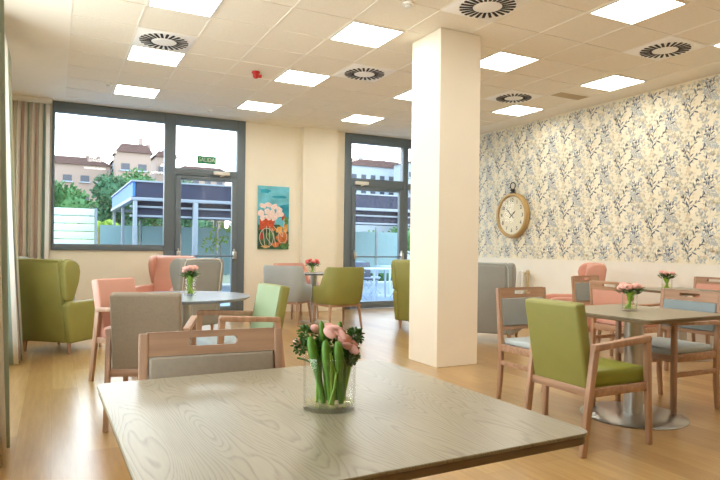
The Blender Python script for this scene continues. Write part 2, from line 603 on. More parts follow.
for _ in range(9):
    sprig(rnd.uniform(0, PW), rnd.uniform(0, PH), rnd.uniform(0.6, 2.6), rnd.randint(3, 5), .058, .034, rnd.choice((2, 1, 2, 1)), .36)
sprig(.33, .30, 1.2, 4, .075, .040, 0, .25, .10)
sprig(.35, .36, 2.2, 3, .062, .034, 0, .26, -.15)
sprig(.38, .04, 1.7, 4, .062, .036, 1, .30, .12)
sprig(.46, .16, 1.1, 4, .062, .036, 2, .34, .12)
flower(.47, .10, .04, 4); flower(.44, .26, .036, 1)
sprig(.07, .03, 1.30, 6, .088, .046, 0, .24, .08)
sprig(.09, .12, 2.3, 4, .070, .036, 0, .26, -.15)
sprig(.10, .14, .35, 5, .078, .040, 0, .26, .12)
sprig(.13, .30, 1.0, 4, .070, .038, 0, .26, .10)
sprig(.42, .44, 2.3, 3, .060, .034, 0, .25, .15)
for _ in range(6):
    x, y, a = rnd.uniform(0, PW), rnd.uniform(0, PH), rnd.uniform(0, 6.3)
    leaf(x, y, a, .055, .018, 0)
for _ in range(16):
    x, y, a = rnd.uniform(0, PW), rnd.uniform(0, PH), rnd.uniform(0, 6.3)
    leaf(x, y, a, .040, .016, rnd.choice((1, 2)))
verts = []; faces = []; mids = []
X = UR - .0052
nc = int((VB - 1.5) / PW) + 2
for ci in range(nc):
    for ri in range(-1, 5):
        ov = VB - .02 - (ci + 1) * PW
        oz = 1.025 + ri * PH + (PH / 2 if ci % 2 else 0)
        for pts, mi in motif:
            P = [(ov + PW - p[0], oz + p[1]) for p in pts]      # seen from the room v runs right to left
            zs = [p[1] for p in P]; vs = [p[0] for p in P]
            if min(zs) < 1.03 or max(zs) > HC - .004 or max(vs) > VB - .005 or min(vs) < VF: continue
            b0 = len(verts)
            off = X - .00012 * (mi == 0) - .00008 * (mi == 1)
            verts += [(off, p[0], p[1]) for p in P]
            faces.append(list(range(b0, b0 + len(P)))); mids.append(mi)
me = bpy.data.meshes.new('wallpaper_print')
me.from_pydata(verts, [], faces)
for m in pm: me.materials.append(m)
me.polygons.foreach_set('material_index', mids)
o = bpy.data.objects.new('wallpaper_print', me); COL.objects.link(o); o.parent = wr

bm = bm_new(); box(bm, UR - .012, UR, VF, VB, 0, .07, .003); struct('baseboard_right', bm, M['wall_lower'])
bm = bm_new()
box(bm, UL, 1.66, VB - .012, VB, 0, .07, .003)
box(bm, 2.98, 4.03, VB - .012, VB, 0, .07, .003)
box(bm, 4.02, 4.73, VB - .152, VB - .14, 0, .07, .003)
box(bm, 4.72, 4.92, VB - .012, VB, 0, .07, .003)
struct('baseboard_back', bm, M['wall'])
# column
bm = bm_new(); box(bm, 3.39, 3.89, 4.94, 5.47, 0, HC, .006)
struct('column', bm, M['column']).name = 'wall_column'
# thin cable trunking on the plaster pier
bm = bm_new(); box(bm, 4.03, 4.045, VB - .152, VB - .14, .07, 1.05, .002); box(bm, 4.69, 4.705, VB - .152, VB - .14, .07, 1.05, .002)
struct('trim_2', bm, M['wall_lower'])

# ------------------------------------------------ glazing
Fy0, Fy1 = VB - .03, VB + .09
def frame_bars(bm, rects):
    for (x0, x1, z0, z1) in rects:
        box(bm, x0, x1, Fy0, Fy1, z0, z1, .004)
def pane(name, x0, x1, z0, z1, parent):
    bm = bm_new(); box(bm, x0, x1, VB + .02, VB + .032, z0, z1)
    return obj(name, bm, M['glass'], parent, False)
bm = bm_new()
frame_bars(bm, [(-.04, 1.62, 1.085, 1.185), (-.04, .0, 1.185, 3.21), (-.04, 1.62, 3.21, HC), (1.62, 1.80, 1.085, HC)])
w1 = struct('window_1', bm, M['frame'], True)
pane('pane', -.0, 1.62, 1.185, 3.21, w1)
bm = bm_new()
frame_bars(bm, [(1.62, 1.80, 0, 1.085), (1.80, 2.86, 3.20, HC), (2.84, 2.985, 0, HC), (1.80, 2.84, 2.36, 2.48)])
w2 = struct('window_2', bm, M['frame'], True)
pane('pane', 1.80, 2.84, 2.48, 3.20, w2)

def door(name, x0, x1, hinge_left):
    bm = bm_new()
    y0, y1 = VB - .05, VB + .03
    s = .085
    box(bm, x0, x0 + s, y0, y1, .01, 2.355, .006)
    box(bm, x1 - s, x1, y0, y1, .01, 2.355, .006)
    box(bm, x0 + s, x1 - s, y0, y1, .01, .14, .006)
    box(bm, x0 + s, x1 - s, y0, y1, 2.29, 2.355, .006)
    d = struct(name, bm, M['frame'], True)
    b = bm_new(); box(b, x0 + s, x1 - s, VB - .012, VB, .14, 2.29); obj('pane', b, M['glass'], d, False)
    # push bar with end boxes
    b = bm_new()
    for xx in (x0 + .045, x1 - .045):
        box(b, xx - .03, xx + .03, VB - .13, VB - .05, .96, 1.09, .01)
        box(b, xx - .012, xx + .012, VB - .10, VB - .05, 1.09, 1.13, .004)
    obj('lock_box', b, M['steel'], d)
    b = bm_new(); tube(b, [(x0 + .05, VB - .105, 1.01), (x1 - .05, VB - .105, 1.01)], .014, 10); obj('push_bar', b, M['frame'], d)
    # overhead closer
    xc = x1 - .28 if not hinge_left else x0 + .20
    b = bm_new(); box(b, xc - .14, xc + .14, VB - .10, VB - .03, 2.395, 2.455, .008)
    bar(b, (xc + .05, VB - .09, 2.395), (xc - .03, VB - .085, 2.37), .02, .012)
    obj('door_closer', b, M['white_metal'], d)
    b = bm_new()
    for zz in (.3, 1.2, 2.1):
        tube(b, [((x1 if not hinge_left else x0) , VB - .055, zz - .05), ((x1 if not hinge_left else x0), VB - .055, zz + .05)], .011, 8)
    obj('hinge', b, M['frame'], d)
    return d
door('door_1', 1.802, 2.838, False)
bm = bm_new()
frame_bars(bm, [(4.93, 5.07, 0, HC), (5.07, 6.22, 3.20, HC), (5.07, 6.22, 2.36, 2.52), (6.22, 6.34, 0, HC), (6.34, 7.0, 3.20, HC), (6.34, 7.0, 0, .14), (6.90, 7.0, .14, 3.20), (6.34, 6.90, 2.36, 2.48)])
w3 = struct('window_3', bm, M['frame'], True)
pane('pane', 5.07, 6.22, 2.52, 3.20, w3); pane('pane', 6.34, 6.90, .14, 2.36, w3); pane('pane', 6.34, 6.90, 2.48, 3.20, w3)
door('door_2', 5.072, 6.218, True)

# ------------------------------------------------ ceiling fittings
def lamp_proto():
    t = thing('ceiling_light', 'x', 'ceiling light', (0, 0, HC), 0, 'square ceiling light panels')
    b = bm_new()
    h = SU / 2 - .009
    for x0, x1, y0, y1 in ((-h, h, -.291, -.273), (-h, h, .273, .291), (-h, -h + .018, -.273, .273), (h - .018, h, -.273, .273)):
        box(b, x0, x1, y0, y1, -.009, .003, .002)
    obj('frame', b, M['white_metal'], t)
    b = bm_new(); box(b, -h + .018, h - .018, -.273, .273, -.005, .003); obj('diffuser', b, M['lamp'], t, False)
    return t
first = None
lab = {(-3, 3): 'square lit ceiling panel nearest the striped curtain by the back window',
       (-3, 0): 'square lit ceiling panel touching the far edge of the left air diffuser',
       (-3, -3): 'square lit ceiling panel cut by the top edge at far left',
       (0, 3): 'square lit ceiling panel above the bicycle painting wall, near the glazed door',
       (0, 0): 'square lit ceiling panel just beside the red alarm',
       (0, -3): 'square lit ceiling panel directly left of the column top',
       (3, 3): 'square lit ceiling panel just before the glazed door nearest the column',
       (3, 0): 'square lit ceiling panel half hidden behind the column, left side',
       (3, -3): 'square lit ceiling panel just right of the column',
       (3, -6): 'large square lit ceiling panel cut by the top edge, upper right',
       (6, 0): 'smallest square lit ceiling panel above the wall clock, beside an air diffuser',
       (6, -3): 'square lit ceiling panel close above the wallpaper, beside the beige grille',
       (6, -6): 'square lit ceiling panel cut by the right edge of the photo'}
lamps_at = [(a, b) for a in (-3, 0, 3, 6) for b in (3, 0, -3, -6, -9)]
for a, b in lamps_at:
    if (a, b) in ((6, 3),): continue
    L = lab.get((a, b), 'square lit ceiling panel behind the camera')
    loc = (gu(a + .5), gv(b + .5), HC)
    if first is None:
        first = lamp_proto(); first.location = loc; first['label'] = L
    else:
        dup(first, loc, 0, L)

def vent_proto():
    t = thing('air_diffuser', 'x', 'air vent', (0, 0, HC), 0, 'square air diffusers with radial slots')
    b = bm_new(); h = SU / 2 - .009
    box(b, -h, h, -.291, .291, -.006, .003, .002)
    lathe(b, [(.27, -.006), (.265, -.012), (.13, -.016), (0, -.016)], 40)
    obj('plate', b, M['vent'], t)
    b = bm_new()
    for k in range(24):
        a = 2 * PI * k / 24
        m = Matrix.Rotation(a, 4, 'Z')
        box(b, .130, .250, -.013, .013, -.019, -.010, .001, 1, m)
    obj('slot_ring', b, M['dark'], t)
    b = bm_new(); lathe(b, [(.10, -.015), (.098, -.020), (.03, -.022), (0, -.022)], 32); obj('centre_disc', b, M['vent'], t)
    return t
vfirst = None
for (a, b), L in {(-3, -1): 'square air diffuser with radial slots at the far left of the ceiling', (1, -1): 'square air diffuser with radial slots left of the column',
                  (1, -5): 'square air diffuser with radial slots cut by the top edge above the column', (5, -5): 'square air diffuser with radial slots at upper right, nearest the wallpaper corner',
                  (5, -1): 'square air diffuser with radial slots above the wall clock'}.items():
    loc = (gu(a + .5), gv(b + .5), HC)
    if vfirst is None:
        vfirst = vent_proto(); vfirst.location = loc; vfirst['label'] = L
    else: dup(vfirst, loc, 0, L)
t = thing('ceiling_grille', 'small beige rectangular return grille set in the ceiling by the wallpaper', 'air vent', (6.50, 6.25, HC))
part('frame', M['tbar'], t, lambda b: [box(b, -.29, .29, y, y + .02, -.006, 0, .001) for y in (-.13, .11)] + [box(b, x, x + .02, -.11, .11, -.006, 0, .001) for x in (-.29, .27)])
g_m = plain('grille_tan', (190, 168, 126), 0.5)
part('louvre', g_m, t, lambda b: [box(b, -.27, .27, -.105 + .021 * k, -.09 + .021 * k, -.005, -.001) for k in range(10)])
t = thing('fire_alarm', 'small red alarm sounder on the ceiling', 'alarm', (2.24, 7.33, HC + .004))
part('base', M['red'], t, lambda b: lathe(b, [(0, 0), (.05, 0), (.05, -.02), (.042, -.028), (0, -.028)][::-1], 24))
part('sounder', M['red'], t, lambda b: (lathe(b, [(.038, -.028), (.034, -.07), (.02, -.085), (0, -.085)], 24), box(b, .02, .075, -.02, .02, -.07, -.03, .008)))
sm = None
for (x, y), L in {(2.80, 4.60): 'white round detector on the ceiling nearest the column top', (.64, 8.88): 'white round detector on the ceiling above the left window', (2.22, 9.75): 'white round detector on the ceiling just before the glazed doors'}.items():
    if sm is None:
        sm = thing('smoke_detector', L, 'detector', (x, y, HC), 0, 'ceiling detectors')
        part('base', M['vent'], sm, lambda b: lathe(b, [(0, 0), (.05, 0), (.05, -.014), (.04, -.018), (0, -.018)][::-1], 24))
        part('sensor', M['white_metal'], sm, lambda b: lathe(b, [(.034, -.018), (.03, -.035), (.018, -.042), (0, -.042)], 24))
    else: dup(sm, (x, y, HC), 0, L)

# ------------------------------------------------ curtains
def curtain(name, label, path_len, z0, z1, folds, amp, loc, rz, flare=1.0, ph=0.0, repeat=0.32, hooks=True, amp_top=None, lean=0.0):
    nu, nz = folds * 12, 14
    bm = bm_new()
    uvl = bm.loops.layers.uv.new('UVMap')
    grid = []
    for j in range(nz + 1):
        tz = j / nz
        z = z0 + (z1 - z0) * tz
        k = 1.0 + (flare - 1.0) * (1 - tz)
        aa = amp * (1 - .55 * max(0, (tz - .93) / .07)) * (.8 + .35 * (1 - tz))
        row = []
        for i in range(nu + 1):
            s = i / nu
            x = (s - .5) * path_len * k
            w = s * folds * 2 * PI + ph
            y = aa * math.sin(w) + .25 * aa * math.sin(w * .37 + 1.3 + tz * 1.2)
            x += .25 * aa * math.sin(2 * w + .5)
            y -= lean * (1 - tz) ** 1.5
            row.append(bm.verts.new((x, y, z)))
        grid.append(row)
    cloth = path_len * 2.1
    for j in range(nz):
        for i in range(nu):
            f = bm.faces.new([grid[j][i], grid[j][i + 1], grid[j + 1][i + 1], grid[j + 1][i]])
            for lp, (a, b2) in zip(f.loops, ((i, j), (i + 1, j), (i + 1, j + 1), (i, j + 1))):
                lp[uvl].uv = (a / nu * cloth / repeat, b2 / nz)
    o = obj(name, bm, M['curtain'], None, True, 80)
    sd = o.modifiers.new('thickness', 'SOLIDIFY'); sd.thickness = .003; sd.offset = 0
    return o
t = thing('striped_curtain', 'long striped curtain gathered in the corner beside the wide back window', 'curtain', (-.325, 10.20, 0), 0)
c = curtain('cloth', '', .48, .03, 3.29, 5, .05, None, 0, 1.0, 0.4, .75); c.parent = t
part('header_tape', M['white_metal'], t, lambda b: box(b, -.26, .26, -.012, .012, 3.285, 3.315, .003))
part('track', M['white_metal'], t, lambda b: box(b, -.28, .28, -.016, .016, 3.315, HC - .001, .003))
t = thing('striped_curtain', 'striped curtain bunched along the left wall, bottom hem spreading over the wood floor', 'curtain', (-.50, 6.95, 0), R(90))
c = curtain('cloth', '', .80, .02, 3.30, 5, .085, None, 0, 1.1, 1.0, .75, lean=.12); c.parent = t
part('track', M['white_metal'], t, lambda b: box(b, -.42, .42, -.016, .016, 3.30, HC - .001, .003))
t = thing('striped_curtain', 'nearest striped curtain, a narrow sliver at the left edge of the photo', 'curtain', (-.38, 3.80, 0), R(90))
c = curtain('cloth', '', .80, .02, 3.30, 5, .10, None, 0, 1.0, 2.2, .75, lean=.04); c.parent = t
part('track', M['white_metal'], t, lambda b: box(b, -.42, .42, -.016, .016, 3.30, HC - .001, .003))

# ------------------------------------------------ seating
def arm_frame(b, sx, hz=.655, yr=-.27, yf=.25):
    pass

def arm_chair_upholstered(name, label, group, loc, th, seat_m, back_m, back_outer=None, face_m=None):
    """beech arm chair, tall upholstered back slab, an upside-down U of wood each side"""
    t = thing(name, label, 'chair', loc, face(th), group)
    W = .235
    for sx in (-1, 1):
        part('leg', M['beech'], t, lambda b, sx=sx: bar(b, (sx * W, -.30, 0), (sx * (W + .005), -.215, .625), .028, .040, .034, .046))
        part('leg', M['beech'], t, lambda b, sx=sx: bar(b, (sx * W, .265, 0), (sx * (W + .005), .225, .645), .028, .032, .034, .046))
        part('armrest', M['beech'], t, lambda b, sx=sx: prism(b, [(-.24, .605), (-.235, .640), (.235, .672), (.252, .655), (.245, .632), (-.195, .604)], sx * (W + .005) - .022, sx * (W + .005) + .022, 'X', .006))
    part('seat_rail', M['beech_x'], t, lambda b: (box(b, -W, W, -.255, -.225, .335, .385, .004), box(b, -W, W, .215, .24, .335, .385, .004),
                                                  box(b, -W - .01, -W + .015, -.24, .235, .335, .385, .004), box(b, W - .015, W + .01, -.24, .235, .335, .385, .004)))
    part('seat', seat_m, t, lambda b: box(b, -.215, .215, -.20, .275, .375, .475, .028, 3))
    # back slab, reclined, rising from under the seat
    m = Matrix.Translation((0, -.205, .36)) @ Matrix.Rotation(R(11), 4, 'X')
    bk = part('backrest', back_m, t, lambda b: box(b, -.215, .215, -.040, .040, 0, .525, .018, 3, m))
    if face_m:
        part('daylight_tinted_front', face_m, bk, lambda b: box(b, -.205, .205, .036, .046, .012, .513, .004, 2, m))
    return t

def slot_rail(b, x0, x1, z0, z1, y0, y1, sw, sh, m=None, cx=0.0, zc=None):
    """rail with a stadium shaped handle slot"""
    zc = (z0 + z1) / 2 if zc is None else zc
    n = 48
    inner = []
    outer = []
    for i in range(n):
        a = 2 * PI * i / n
        c_, s_ = math.cos(a), math.sin(a)
        r = sh / 2
        ix = (sw / 2 - r) * (1 if c_ > 0 else -1 if c_ < 0 else 0) + r * c_
        if abs(c_) < 1e-6: ix = 0
        inner.append((cx + ix, zc + r * s_))
        # outer point on rectangle in direction
        hx, hz = (x1 - x0) / 2, (z1 - z0) / 2
        k = 1 / max(abs(c_), abs(s_))
        outer.append(((x0 + x1) / 2 + hx * c_ * k, (z0 + z1) / 2 + hz * s_ * k))
    t = bmesh.new()
    V = []
    for y in (y0, y1):
        V.append(([t.verts.new((p[0], y, p[1])) for p in inner], [t.verts.new((p[0], y, p[1])) for p in outer]))
    for i in range(n):
        j = (i + 1) % n
        for (I, O) in V:
            t.faces.new([I[i], I[j], O[j], O[i]])
        t.faces.new([V[0][0][i], V[0][0][j], V[1][0][j], V[1][0][i]])
        t.faces.new([V[0][1][i], V[0][1][j], V[1][1][j], V[1][1][i]])
    bmesh.ops.recalc_face_normals(t, faces=t.faces[:])
    merge(b, t, m)

def frame_chair(name, label, group, loc, th, seat_m, panel_m, arms=True):
    """beech chair with slotted top rail, upholstered panel framed in wood, side stretchers"""
    t = thing(name, label, 'chair', loc, face(th), group)
    W = .238
    for sx in (-1, 1):
        # rear leg and back post in one bent piece
        part('rear_post', M['beech'], t, lambda b, sx=sx: prism(b, [(-.285, 0), (-.255, 0), (-.228, .20), (-.228, .46), (-.275, .875), (-.305, .868), (-.268, .46), (-.268, .20)], sx * W - .015, sx * W + .015, 'X', .004))
        part('leg', M['beech'], t, lambda b, sx=sx: prism(b, [(.225, 0), (.252, 0), (.262, .25), (.262, .655 if arms else .44), (.225, .655 if arms else .44), (.222, .25)], sx * W - .016, sx * W + .016, 'X', .004))
        part('stretcher', M['beech_x'], t, lambda b, sx=sx: box(b, sx * W - .011, sx * W + .011, -.235, .235, .275, .31, .003))
        if arms:
            part('armrest', M['beech'], t, lambda b, sx=sx: prism(b, [(-.255, .640), (-.25, .668), (.10, .672), (.29, .684), (.298, .668), (.285, .655), (.10, .648)], sx * W - .026, sx * W + .026, 'X', .006))
    part('seat_rail', M['beech_x'], t, lambda b: (box(b, -W, W, -.262, -.238, .385, .44, .003), box(b, -W, W, .235, .258, .385, .44, .003),
                                                  box(b, -W - .011, -W + .011, -.24, .235, .385, .44, .003), box(b, W - .011, W + .011, -.24, .235, .385, .44, .003)))
    part('seat', seat_m, t, lambda b: box(b, -.228, .228, -.225, .275, .435, .485, .018, 3))
    m = Matrix.Translation((0, -.248, .46)) @ Matrix.Rotation(math.atan2(.047, .415), 4, 'X')
    part('top_rail', M['beech_x'], t, lambda b: slot_rail(b, -W + .012, W - .012, .335, .418, -.014, .016, .175, .030, m, 0, .380), True, 30)
    part('lower_rail', M['beech_x'], t, lambda b: box(b, -W + .012, W - .012, -.011, .013, .085, .115, .003, 2, m))
    part('backrest', panel_m, t, lambda b: box(b, -W + .018, W - .018, -.016, .024, .116, .333, .010, 3, m))
    return t

G1 = 'beech arm chairs with upholstered back slabs'
G2 = 'beech chairs with slotted top rails'
arm_chair_upholstered('armchair', 'olive green beech armchair seen from behind, pushed up to the right-hand table', G1, (2.995, 2.695, 0), 0, M['lime'], M['green'])
arm_chair_upholstered('armchair', 'pale sage and olive armchair with open wooden arms right of the round table', G1, (1.29, 4.60, 0), 187, M['paleblue'], M['green'], None, M['sage'])  # sage front and pale blue seat paint in daylight reflected off olive leather
arm_chair_upholstered('armchair', 'beige upholstered armchair seen from behind between round table and front table', G1, (.62, 4.30, 0), 72, M['paleblue'], M['beige'])
arm_chair_upholstered('armchair', 'salmon pink armchair with wooden arms, left of the round table', G1, (.67, 5.57, 0), -52, M['pink'], M['pink'])
frame_chair('dining_chair', 'beige panelled wooden chair with slotted rail, just behind the foreground table', G2, (.497, 1.885, 0), -94, M['beige'], M['beige'], False)
frame_chair('dining_chair', 'wooden chair with pale grey back panel and seat, standing beside the column', G2, (3.39, 3.46, 0), -90, M['paleblue'], M['grey'], False)
frame_chair('dining_chair', 'wooden armchair with blue-grey panel at the right side of the near right table', G2, (4.21, 3.04, 0), 180, M['paleblue'], M['bluegrey'])
frame_chair('dining_chair', 'wooden armchair with pink back and seat just beyond the vase on the right table', G2, (5.20, 4.16, 0), 0, M['pink'], M['pink'])
frame_chair('dining_chair', 'wooden chair with small grey panel in front of the pink wing chair', G2, (5.80, 4.97, 0), -84, M['paleblue'], M['grey'], False)
frame_chair('dining_chair', 'wooden armchair with pink panel at the far right table by the wall', G2, (6.84, 4.50, 0), 182, M['pink'], M['pink'])

def wing_chair(name, label, group, loc, th, m_out, m_pipe=None):
    t = thing(name, label, 'armchair', loc, face(th), group)
    t.scale = (.94, .94, .94)
    # reclined back
    def back(b):
        prism(b, [(-.30, .13), (-.43, 1.02), (-.415, 1.07), (-.36, 1.09), (-.27, 1.06), (-.16, .42), (-.16, .13)], -.295, .295, 'X', .03, 3)
    bk = part('backrest', m_out, t, back)
    for sx in (-1, 1):
        a, c_ = (sx * .285, sx * .375)
        part('wing', m_out, t, lambda b: prism(b, [(-.375, .62), (-.425, 1.00), (-.405, 1.065), (-.34, 1.085), (-.24, 1.07), (-.175, 1.02), (-.155, .94), (-.175, .82), (-.225, .70), (-.27, .60)], min(a, c_), max(a, c_), 'X', .028, 3))
        part('arm', m_out, t, lambda b: prism(b, [(-.305, .13), (-.375, .56), (-.33, .625), (-.22, .60), (.20, .60), (.30, .585), (.35, .53), (.36, .44), (.355, .13)], min(a, c_), max(a, c_) + 0, 'X', .028, 3))
    part('base', m_out, t, lambda b: box(b, -.285, .285, -.22, .335, .13, .31, .02, 2))
    part('seat', m_out, t, lambda b: box(b, -.28, .28, -.19, .37, .30, .46, .04, 3))
    part('head_cushion', m_out, t, lambda b: box(b, -.25, .25, -.02, .05, 0, .26, .03, 3, Matrix.Translation((0, -.285, .80)) @ Matrix.Rotation(R(9), 4, 'X')))
    for sx in (-1, 1):
        for y in (-.25, .29):
            part('foot', M['beech'], t, lambda b: lathe(b, [(0, 0), (.014, 0), (.026, .135), (0, .135)], 14, (sx * .30, y)))
    if m_pipe:
        for sx in (-1, 1):
            part('piping', m_pipe, t, lambda b: tube(b, [(sx * .315, -.30, .15), (sx * .315, -.425, 1.00), (sx * .28, -.42, 1.065), (0, -.42, 1.075)], .007, 6))
    return t
G3 = 'wing armchairs'
wing_chair('wing_armchair', 'olive green wing armchair seen from behind near the striped curtains', G3, (.10, 7.50, 0), 49, M['green'], M['green'])
wing_chair('wing_armchair', 'salmon pink wing armchair under the window, facing the round table', G3, (1.50, 9.55, 0), -128, M['pink'])
wing_chair('wing_armchair', 'grey wing armchair seen from behind beyond the round table', G3, (1.56, 8.2, 0), 116, M['grey'], M['white_metal'])
wing_chair('wing_armchair', 'olive green wing armchair half hidden behind the left of the column', G3, (4.88, 7.42, 0), 22, M['green'])
wing_chair('wing_armchair', 'grey wing armchair seen from behind to the right of the column', G3, (5.07, 6.17, 0), 38, M['grey'], M['paleblue'])
wing_chair('wing_armchair', 'salmon pink wing armchair against the white band of the wallpapered wall', G3, (6.28, 5.98, 0), 142, M['pink'])
wing_chair('wing_armchair', 'pale grey armchair hidden behind the green wing armchair', G3, (-.12, 9.0, 0), 10, M['paleblue'])

def tub_chair(label, loc, th, m):
    t = thing('tub_chair', label, 'armchair', loc, face(th), 'tub armchairs round the small table')
    def shell(b):
        rows = []
        n = 44
        tt = bmesh.new()
        for i in range(n + 1):
            s = i / n * 2 - 1           # -1 .. 1
            a = s * R(150) - R(90)
            e = 4.0
            ca, sa = math.cos(a), math.sin(a)
            k = (abs(ca) ** e + abs(sa) ** e) ** (-1 / e)
            x, y = .325 * ca * k, .30 * sa * k
            ab = abs(s)
            h = .90 if ab < .40 else (.62 if ab > .62 else .90 - .28 * (0.5 - 0.5 * math.cos(PI * (ab - .40) / .22)))
            h -= .03 * max(0, (ab - .62) / .38)
            lean = .05
            ix, iy = x * .80, y * .80
            ring = []
            for (px, py, pz) in ((x * .88, y * .88, .36), (x * .97, y * .97, .42), (x, y, .55), (x, y, h - .03), (x * .96, y * .96, h), (ix * 1.04, iy * 1.04, h), (ix, iy, h - .03), (ix * .97, iy * .97, .40), (ix * .97, iy * .97, .36)):
                yy = py - lean * max(0, (pz - .42)) / .45 * (1 if py < 0 else 0)
                ring.append(tt.verts.new((px, yy, pz)))
            rows.append(ring)
        for r0, r1 in zip(rows, rows[1:]):
            m_ = len(r0)
            for k in range(m_):
                tt.faces.new([r0[k], r0[(k + 1) % m_], r1[(k + 1) % m_], r1[k]])
        tt.faces.new(rows[0]); tt.faces.new(rows[-1][::-1])
        bmesh.ops.recalc_face_normals(tt, faces=tt.faces[:])
        merge(b, tt)
    part('shell', m, t, shell, True, 60)
    part('seat', m, t, lambda b: box(b, -.262, .262, -.24, .29, .345, .46, .035, 3))
    part('seat_frame', M['beech_x'], t, lambda b: box(b, -.27, .27, -.24, .25, .325, .36, .006))
    for sx in (-1, 1):
        for y, y2 in ((-.25, -.21), (.25, .21)):
            part('leg', M['beech'], t, lambda b: bar(b, (sx * .275, y, 0), (sx * .245, y2, .335), .022, .022, .036, .036))
    return t
tub_chair('olive green tub armchair seen from behind right of the small round table', (3.74, 8.05, 0), 97, M['green'])
M['tub_grey'] = plain('light_grey_leather', (166, 172, 172), 0.5, var=0.04, vscale=5)
tub_chair('grey tub armchair with its back to the picture, left of the small round table', (3.22, 8.70, 0), 44, M['tub_grey'])
tub_chair('salmon pink tub armchair behind the small round table by the cream wall', (3.66, 9.50, 0), -75, M['pink'])

# ------------------------------------------------ tables
def rounded_rect(hx, hy, r, n=6):
    pts = []
    for cx, cy, a0 in ((hx - r, hy - r, 0), (-hx + r, hy - r, 90), (-hx + r, -hy + r, 180), (hx - r, -hy + r, 270)):
        for i in range(n + 1):
            a = R(a0 + 90 * i / n)
            pts.append((cx + r * math.cos(a), cy + r * math.sin(a)))
    return pts
def square_table(label, loc, rz, hx, hy, top=.75, mtop='table'):
    t = thing('square_table', label, 'table', loc, rz, 'square pedestal tables')
    tp = part('tabletop', M[mtop], t, lambda b: prism(b, rounded_rect(hx, hy, .035), top - .008, top, 'Z', .0015, 1), True, 30)
    part('edge_band', M['table_edge'], tp, lambda b: prism(b, rounded_rect(hx - .004, hy - .004, .033), top - .030, top - .008, 'Z', .006, 2), True, 50)
    part('pedestal', M['steel'], t, lambda b: lathe(b, [(0, .015), (.066, .015), (.066, top - .04), (0, top - .04)], 36))
    part('base_plate', M['steel'], t, lambda b: lathe(b, [(0, 0), (.355, 0), (.36, .004), (.35, .010), (.12, .018), (.07, .022), (0, .022)], 64))
    part('mounting_plate', M['dark'], t, lambda b: box(b, -.17, .17, -.17, .17, top - .042, top - .030, .003))
    return t
square_table('large pale ash square table filling the foreground', (.635, 1.515, 0), R(1), .505, .51)
square_table('ash-topped square table on a round steel base at the right', (3.73, 2.95, 0), R(2), .43, .43)
square_table('farther ash table at the right edge, behind the blue-grey chair', (6.36, 4.42, 0), R(-12), .38, .38)

def round_table(label, loc, r, top, mtop, pr, br):
    t = thing('round_table', label, 'table', loc, 0, 'round pedestal tables')
    part('tabletop', M[mtop], t, lambda b: lathe(b, [(0, top - .028), (r - .03, top - .028), (r - .004, top - .012), (r, top - .004), (r - .002, top), (0, top)], 72), True, 30)
    part('pedestal', M['steel'], t, lambda b: lathe(b, [(0, .012), (pr, .012), (pr, top - .03), (0, top - .03)], 32))
    part('base_plate', M['steel'], t, lambda b: lathe(b, [(0, 0), (br, 0), (br, .006), (.1, .016), (0, .016)], 56))
    return t
round_table('large round table with a pale grey top and thick grey pedestal', (1.00, 5.27, 0), .56, .75, 'table_grey', .075, .34)
round_table('small round bistro table with dark column between the tub armchairs', (3.68, 8.80, 0), .33, .775, 'table_grey', .055, .24)

# ------------------------------------------------ flowers in glass vases
def rose(b, c, r, seed, mi=0, tilt=(0, 0)):
    rr = random.Random(seed)
    base = Matrix.Translation(c) @ Matrix.Rotation(tilt[0], 4, 'X') @ Matrix.Rotation(tilt[1], 4, 'Y')
    ball(b, Vector(c), r * .55, 2, (1, 1, 1.05), mi)
    for ring, (n, rad, lean, sz) in enumerate(((4, .30, .12, .62), (5, .50, .35, .72), (6, .68, .7, .78))):
        for k in range(n):
            a = 2 * PI * k / n + ring * .5 + rr.uniform(-.15, .15)
            t = bmesh.new()
            bmesh.ops.create_icosphere(t, subdivisions=2, radius=1.0)
            bmesh.ops.scale(t, vec=(.10 * r / .3, sz * r * .62, sz * r * .68), verts=t.verts)
            m = base @ Matrix.Rotation(a, 4, 'Z') @ Matrix.Translation((rad * r * .8, 0, (.12 - ring * .14) * r)) @ Matrix.Rotation(lean, 4, 'Y')
            merge(b, t, m, mi)

def leaf_blade(b, p, d, L, w, mi=0, nrm=(0, 0, 1)):
    p = Vector(p); d = Vector(d).normalized()
    s = d.cross(Vector(nrm))
    if s.length < .01: s = d.orthogonal()
    s.normalize(); up = s.cross(d)
    A = []; Bv = []
    t = bmesh.new()
    prof = ((0, .05), (.25, .8), (.55, 1), (.8, .6), (1, .05))
    L_ = [t.verts.new(p + d * L * a + s * w / 2 * c - up * L * .12 * a * a) for a, c in prof]
    C_ = [t.verts.new(p + d * L * a + up * (.001 + w * .10 * c) - up * L * .12 * a * a) for a, c in prof]
    R_ = [t.verts.new(p + d * L * a - s * w / 2 * c - up * L * .12 * a * a) for a, c in prof]
    D_ = [t.verts.new(p + d * L * a - up * (.002) - up * L * .12 * a * a) for a, c in prof]
    for i in range(4):
        t.faces.new([L_[i], L_[i + 1], C_[i + 1], C_[i]]); t.faces.new([C_[i], C_[i + 1], R_[i + 1], R_[i]])
        t.faces.new([R_[i], R_[i + 1], D_[i + 1], D_[i]]); t.faces.new([D_[i], D_[i + 1], L_[i + 1], L_[i]])
    merge(b, t, None, mi)

